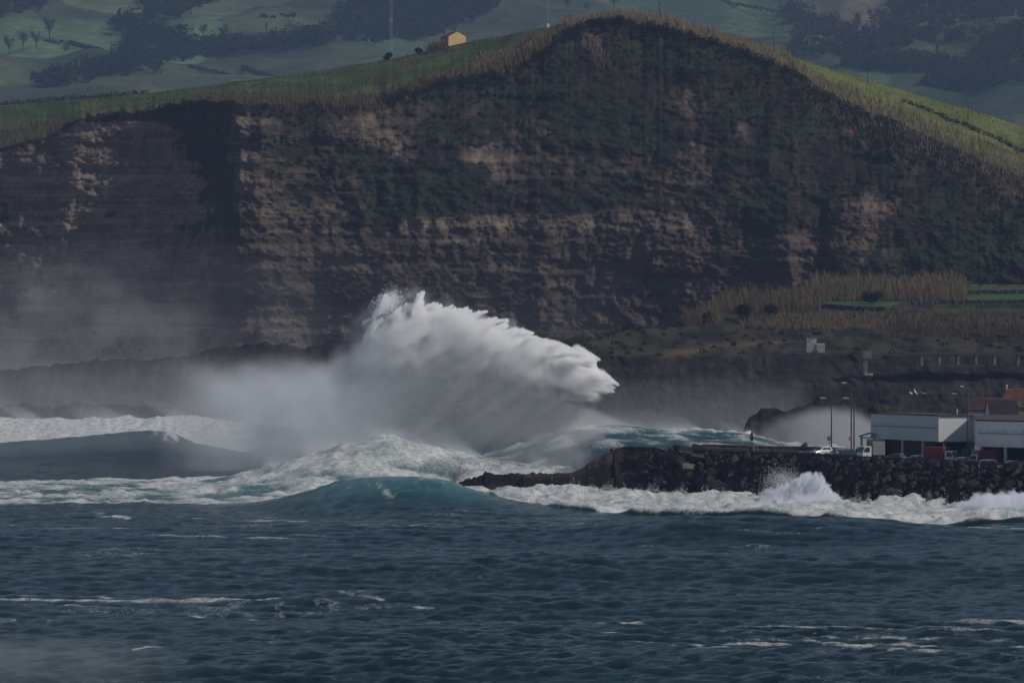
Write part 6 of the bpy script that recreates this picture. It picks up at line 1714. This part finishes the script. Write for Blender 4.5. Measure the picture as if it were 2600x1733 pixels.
def shrink(G, lo, hi, mx=(3, 3, 2)):
    return np.clip(np.minimum.reduce([np.minimum(G[k] - lo[k], hi[k] - G[k]) / mx[k] for k in range(2)] + [(hi[2] - G[2]) / mx[2]]), 0, 1)
def mist_grid(lo, hi, res, fn, label, s=9.0, seed=0, col=(.92, .95, 1.0), name='drifting_mist', mx=(3, 3, 2), cut=1e-5):
    X_, Y_, Z_, U_, V_ = spray_grid((lo, hi), res)
    n1 = fbm3(X_ / s, Y_ / s, Z_ / s, 3, 800 + seed); n2 = fbm3(X_ / (s * 3), Y_ / (s * 3), Z_ / (s * 1.6), 3, 820 + seed)
    d = fn(X_, Y_, Z_, U_, V_, n1, n2) * shrink((X_, Y_, Z_), lo, hi, mx)
    d[d < cut] = 0
    return spray_volume(name, (lo, hi), d, label, col)
mist_grid((-215, 1716, 2), (62, 1752, 74), (190, 10, 60), lambda X, Y, Z, U, V, a, b: .0048 * sstep(560, 960, V + 190 * (b - .5) + 90 * (a - .5)) * (sstep(1040, 200, U + 200 * (b - .5)) + .22 * sstep(1780, 1300, U)) * 1.6 * (.25 + 1.5 * sstep(.32, .68, a)), 'salt mist hanging between the cliff and the dark promontory', 11, 7, mx=(8, 8, 6))
mist_grid((-190, 1470, -1), (-38, 1650, 40), (120, 22, 50), lambda X, Y, Z, U, V, a, b: .0019 * sstep(860, 1020, V + 120 * (b - .5) + 60 * (a - .5)) * sstep(900, 330, U + 200 * (b - .5)) * (.1 + 1.8 * sstep(.34, .66, .6 * a + .4 * b)), 'salt mist rising in front of the shaded left cliff', 11, 1, mx=(8, 20, 6))
mist_grid((-80, 1078, -1), (-14, 1138, 30), (120, 24, 60), lambda X, Y, Z, U, V, a, b: .030 * sstep(890, 1010, V + 120 * (b - .5) + 50 * (a - .5)) * sstep(1110, 760, U + 90 * (a - .5)) * sstep(380, 640, U + 80 * (b - .5)) * (.15 + 1.7 * sstep(.34, .66, .6 * a + .4 * b)) * (1 - .5 * sstep(1120, 1180, V)), 'spray mist blowing left from the great splash', 5, 2)
UXd, UYd = [1880, 1925, 1960, 2000, 2060, 2110, 2150, 2190, 2215, 2245], [1100, 1078, 1064, 1050, 1036, 1031, 1036, 1048, 1062, 1085]
mist_grid((42, 1034, -1), (78, 1066, 19), (110, 28, 70), lambda X, Y, Z, U, V, a, b: .031 * sstep(-8, 30, V + 26 * (a - .5) - np.interp(U + 20 * (b - .5), UXd, UYd)) * sstep(1880, 2120, U) * sstep(2262, 2225, U) * (.45 + 1.1 * a), 'dome of spray bursting up behind the breakwater lamps', 3.5, 3)
mist_grid((-130, 1192, -1), (-30, 1232, 16), (100, 14, 36), lambda X, Y, Z, U, V, a, b: .006 * sstep(1010, 1140, V + 80 * (b - .5)) * sstep(1000, 700, U) * (.3 + 1.4 * a), 'thin spray drifting in front of the dark left swell', 6, 8, mx=(8, 8, 3))
mist_grid((14, 1228, -1), (72, 1292, 20), (70, 20, 30), lambda X, Y, Z, U, V, a, b: .004 * sstep(930, 1080, V + 60 * (b - .5)) * (.3 + 1.4 * a), 'thin mist along the foot of the dark coastal slope', 6, 4, mx=(8, 12, 3))
mist_grid((-46, 384, -.8), (-20, 428, 4.5), (70, 40, 20), lambda X, Y, Z, U, V, a, b: .010 * sstep(1600, 1735, V + 60 * (b - .5) + .06 * (260 - U)) * sstep(560, 250, U + 160 * (b - .5)) * (.2 + 1.6 * a), 'wisp of spray drifting across the nearest water at lower left', 2.5, 5, mx=(4, 6, 1))
mist_grid((-420, 2090, 70), (420, 2330, 425), (60, 10, 30), lambda X, Y, Z, U, V, a, b: .00021 * (.75 + .5 * b) * (1 + .8 * sstep(300, 80, Z - 60)), 'blue valley haze between the cliff-top and the far pastures', 60, 9, col=(.34, .62, 1.0), name='valley_haze', mx=(40, 40, 30), cut=1e-6)
def crest_mist(w, xa, xb, hgt, dens, label, seed, deep=14, back=.8, nv=(150, 16, 40), s=2.2, below=1.2, front=5):
    W_ = WAVES[w]; D0 = float(np.interp((xa + xb) / 2, W_['x'], W_['D'])); k = D0 / FPX
    lo = ((xa - CX) * k, D0 - front, -1.0); hi = ((xb - CX) * k, D0 + deep, float(CH + (HY - min(np.interp(x, W_['x'], W_['y']) for x in range(int(xa), int(xb), 20))) * k + hgt * 3.2))
    def fn(X, Y, Z, U, V, a, b):
        Us = U + (Z * back * 3) * 0
        hc = CH + (HY - np.interp(U, W_['x'], W_['y'])) / FPX * np.interp(U, W_['x'], W_['D'])
        up = Z - hc + below * np.clip((Y - D0) / deep, 0, 1) * 1.5
        g = sstep(.34, .66, .55 * noise2(U / 55 + Z * back * .35 + seed, U * 0 + seed, seed) + .45 * a)
        return dens * g * np.exp(-np.clip(up, 0, 99) / (hgt * (.35 + 1.3 * b))) * sstep(-below, -.1, up) * sstep(D0 - front, D0 - front + 3, Y)
    return mist_grid(lo, hi, nv, fn, label, s, seed, name='crest_spray', mx=(2, 1.5, 1), cut=.002)
crest_mist('mid', 660, 1470, 1.3, .09, 'spray smoking off the broken wave left of the breakwater', 31, deep=16)
crest_mist('back', 1330, 1985, 1.2, .07, 'spindrift torn off the tall wave behind the breakwater', 32, deep=14, s=1.8)
crest_mist('roller', -120, 930, 2.2, .028, 'misty white crest of the far breaker at the left', 33, deep=22, s=3.5)
crest_mist('inner', 700, 930, .7, .16, 'tuft of spray on the small inner wave', 34, deep=7, s=1.0, front=3)
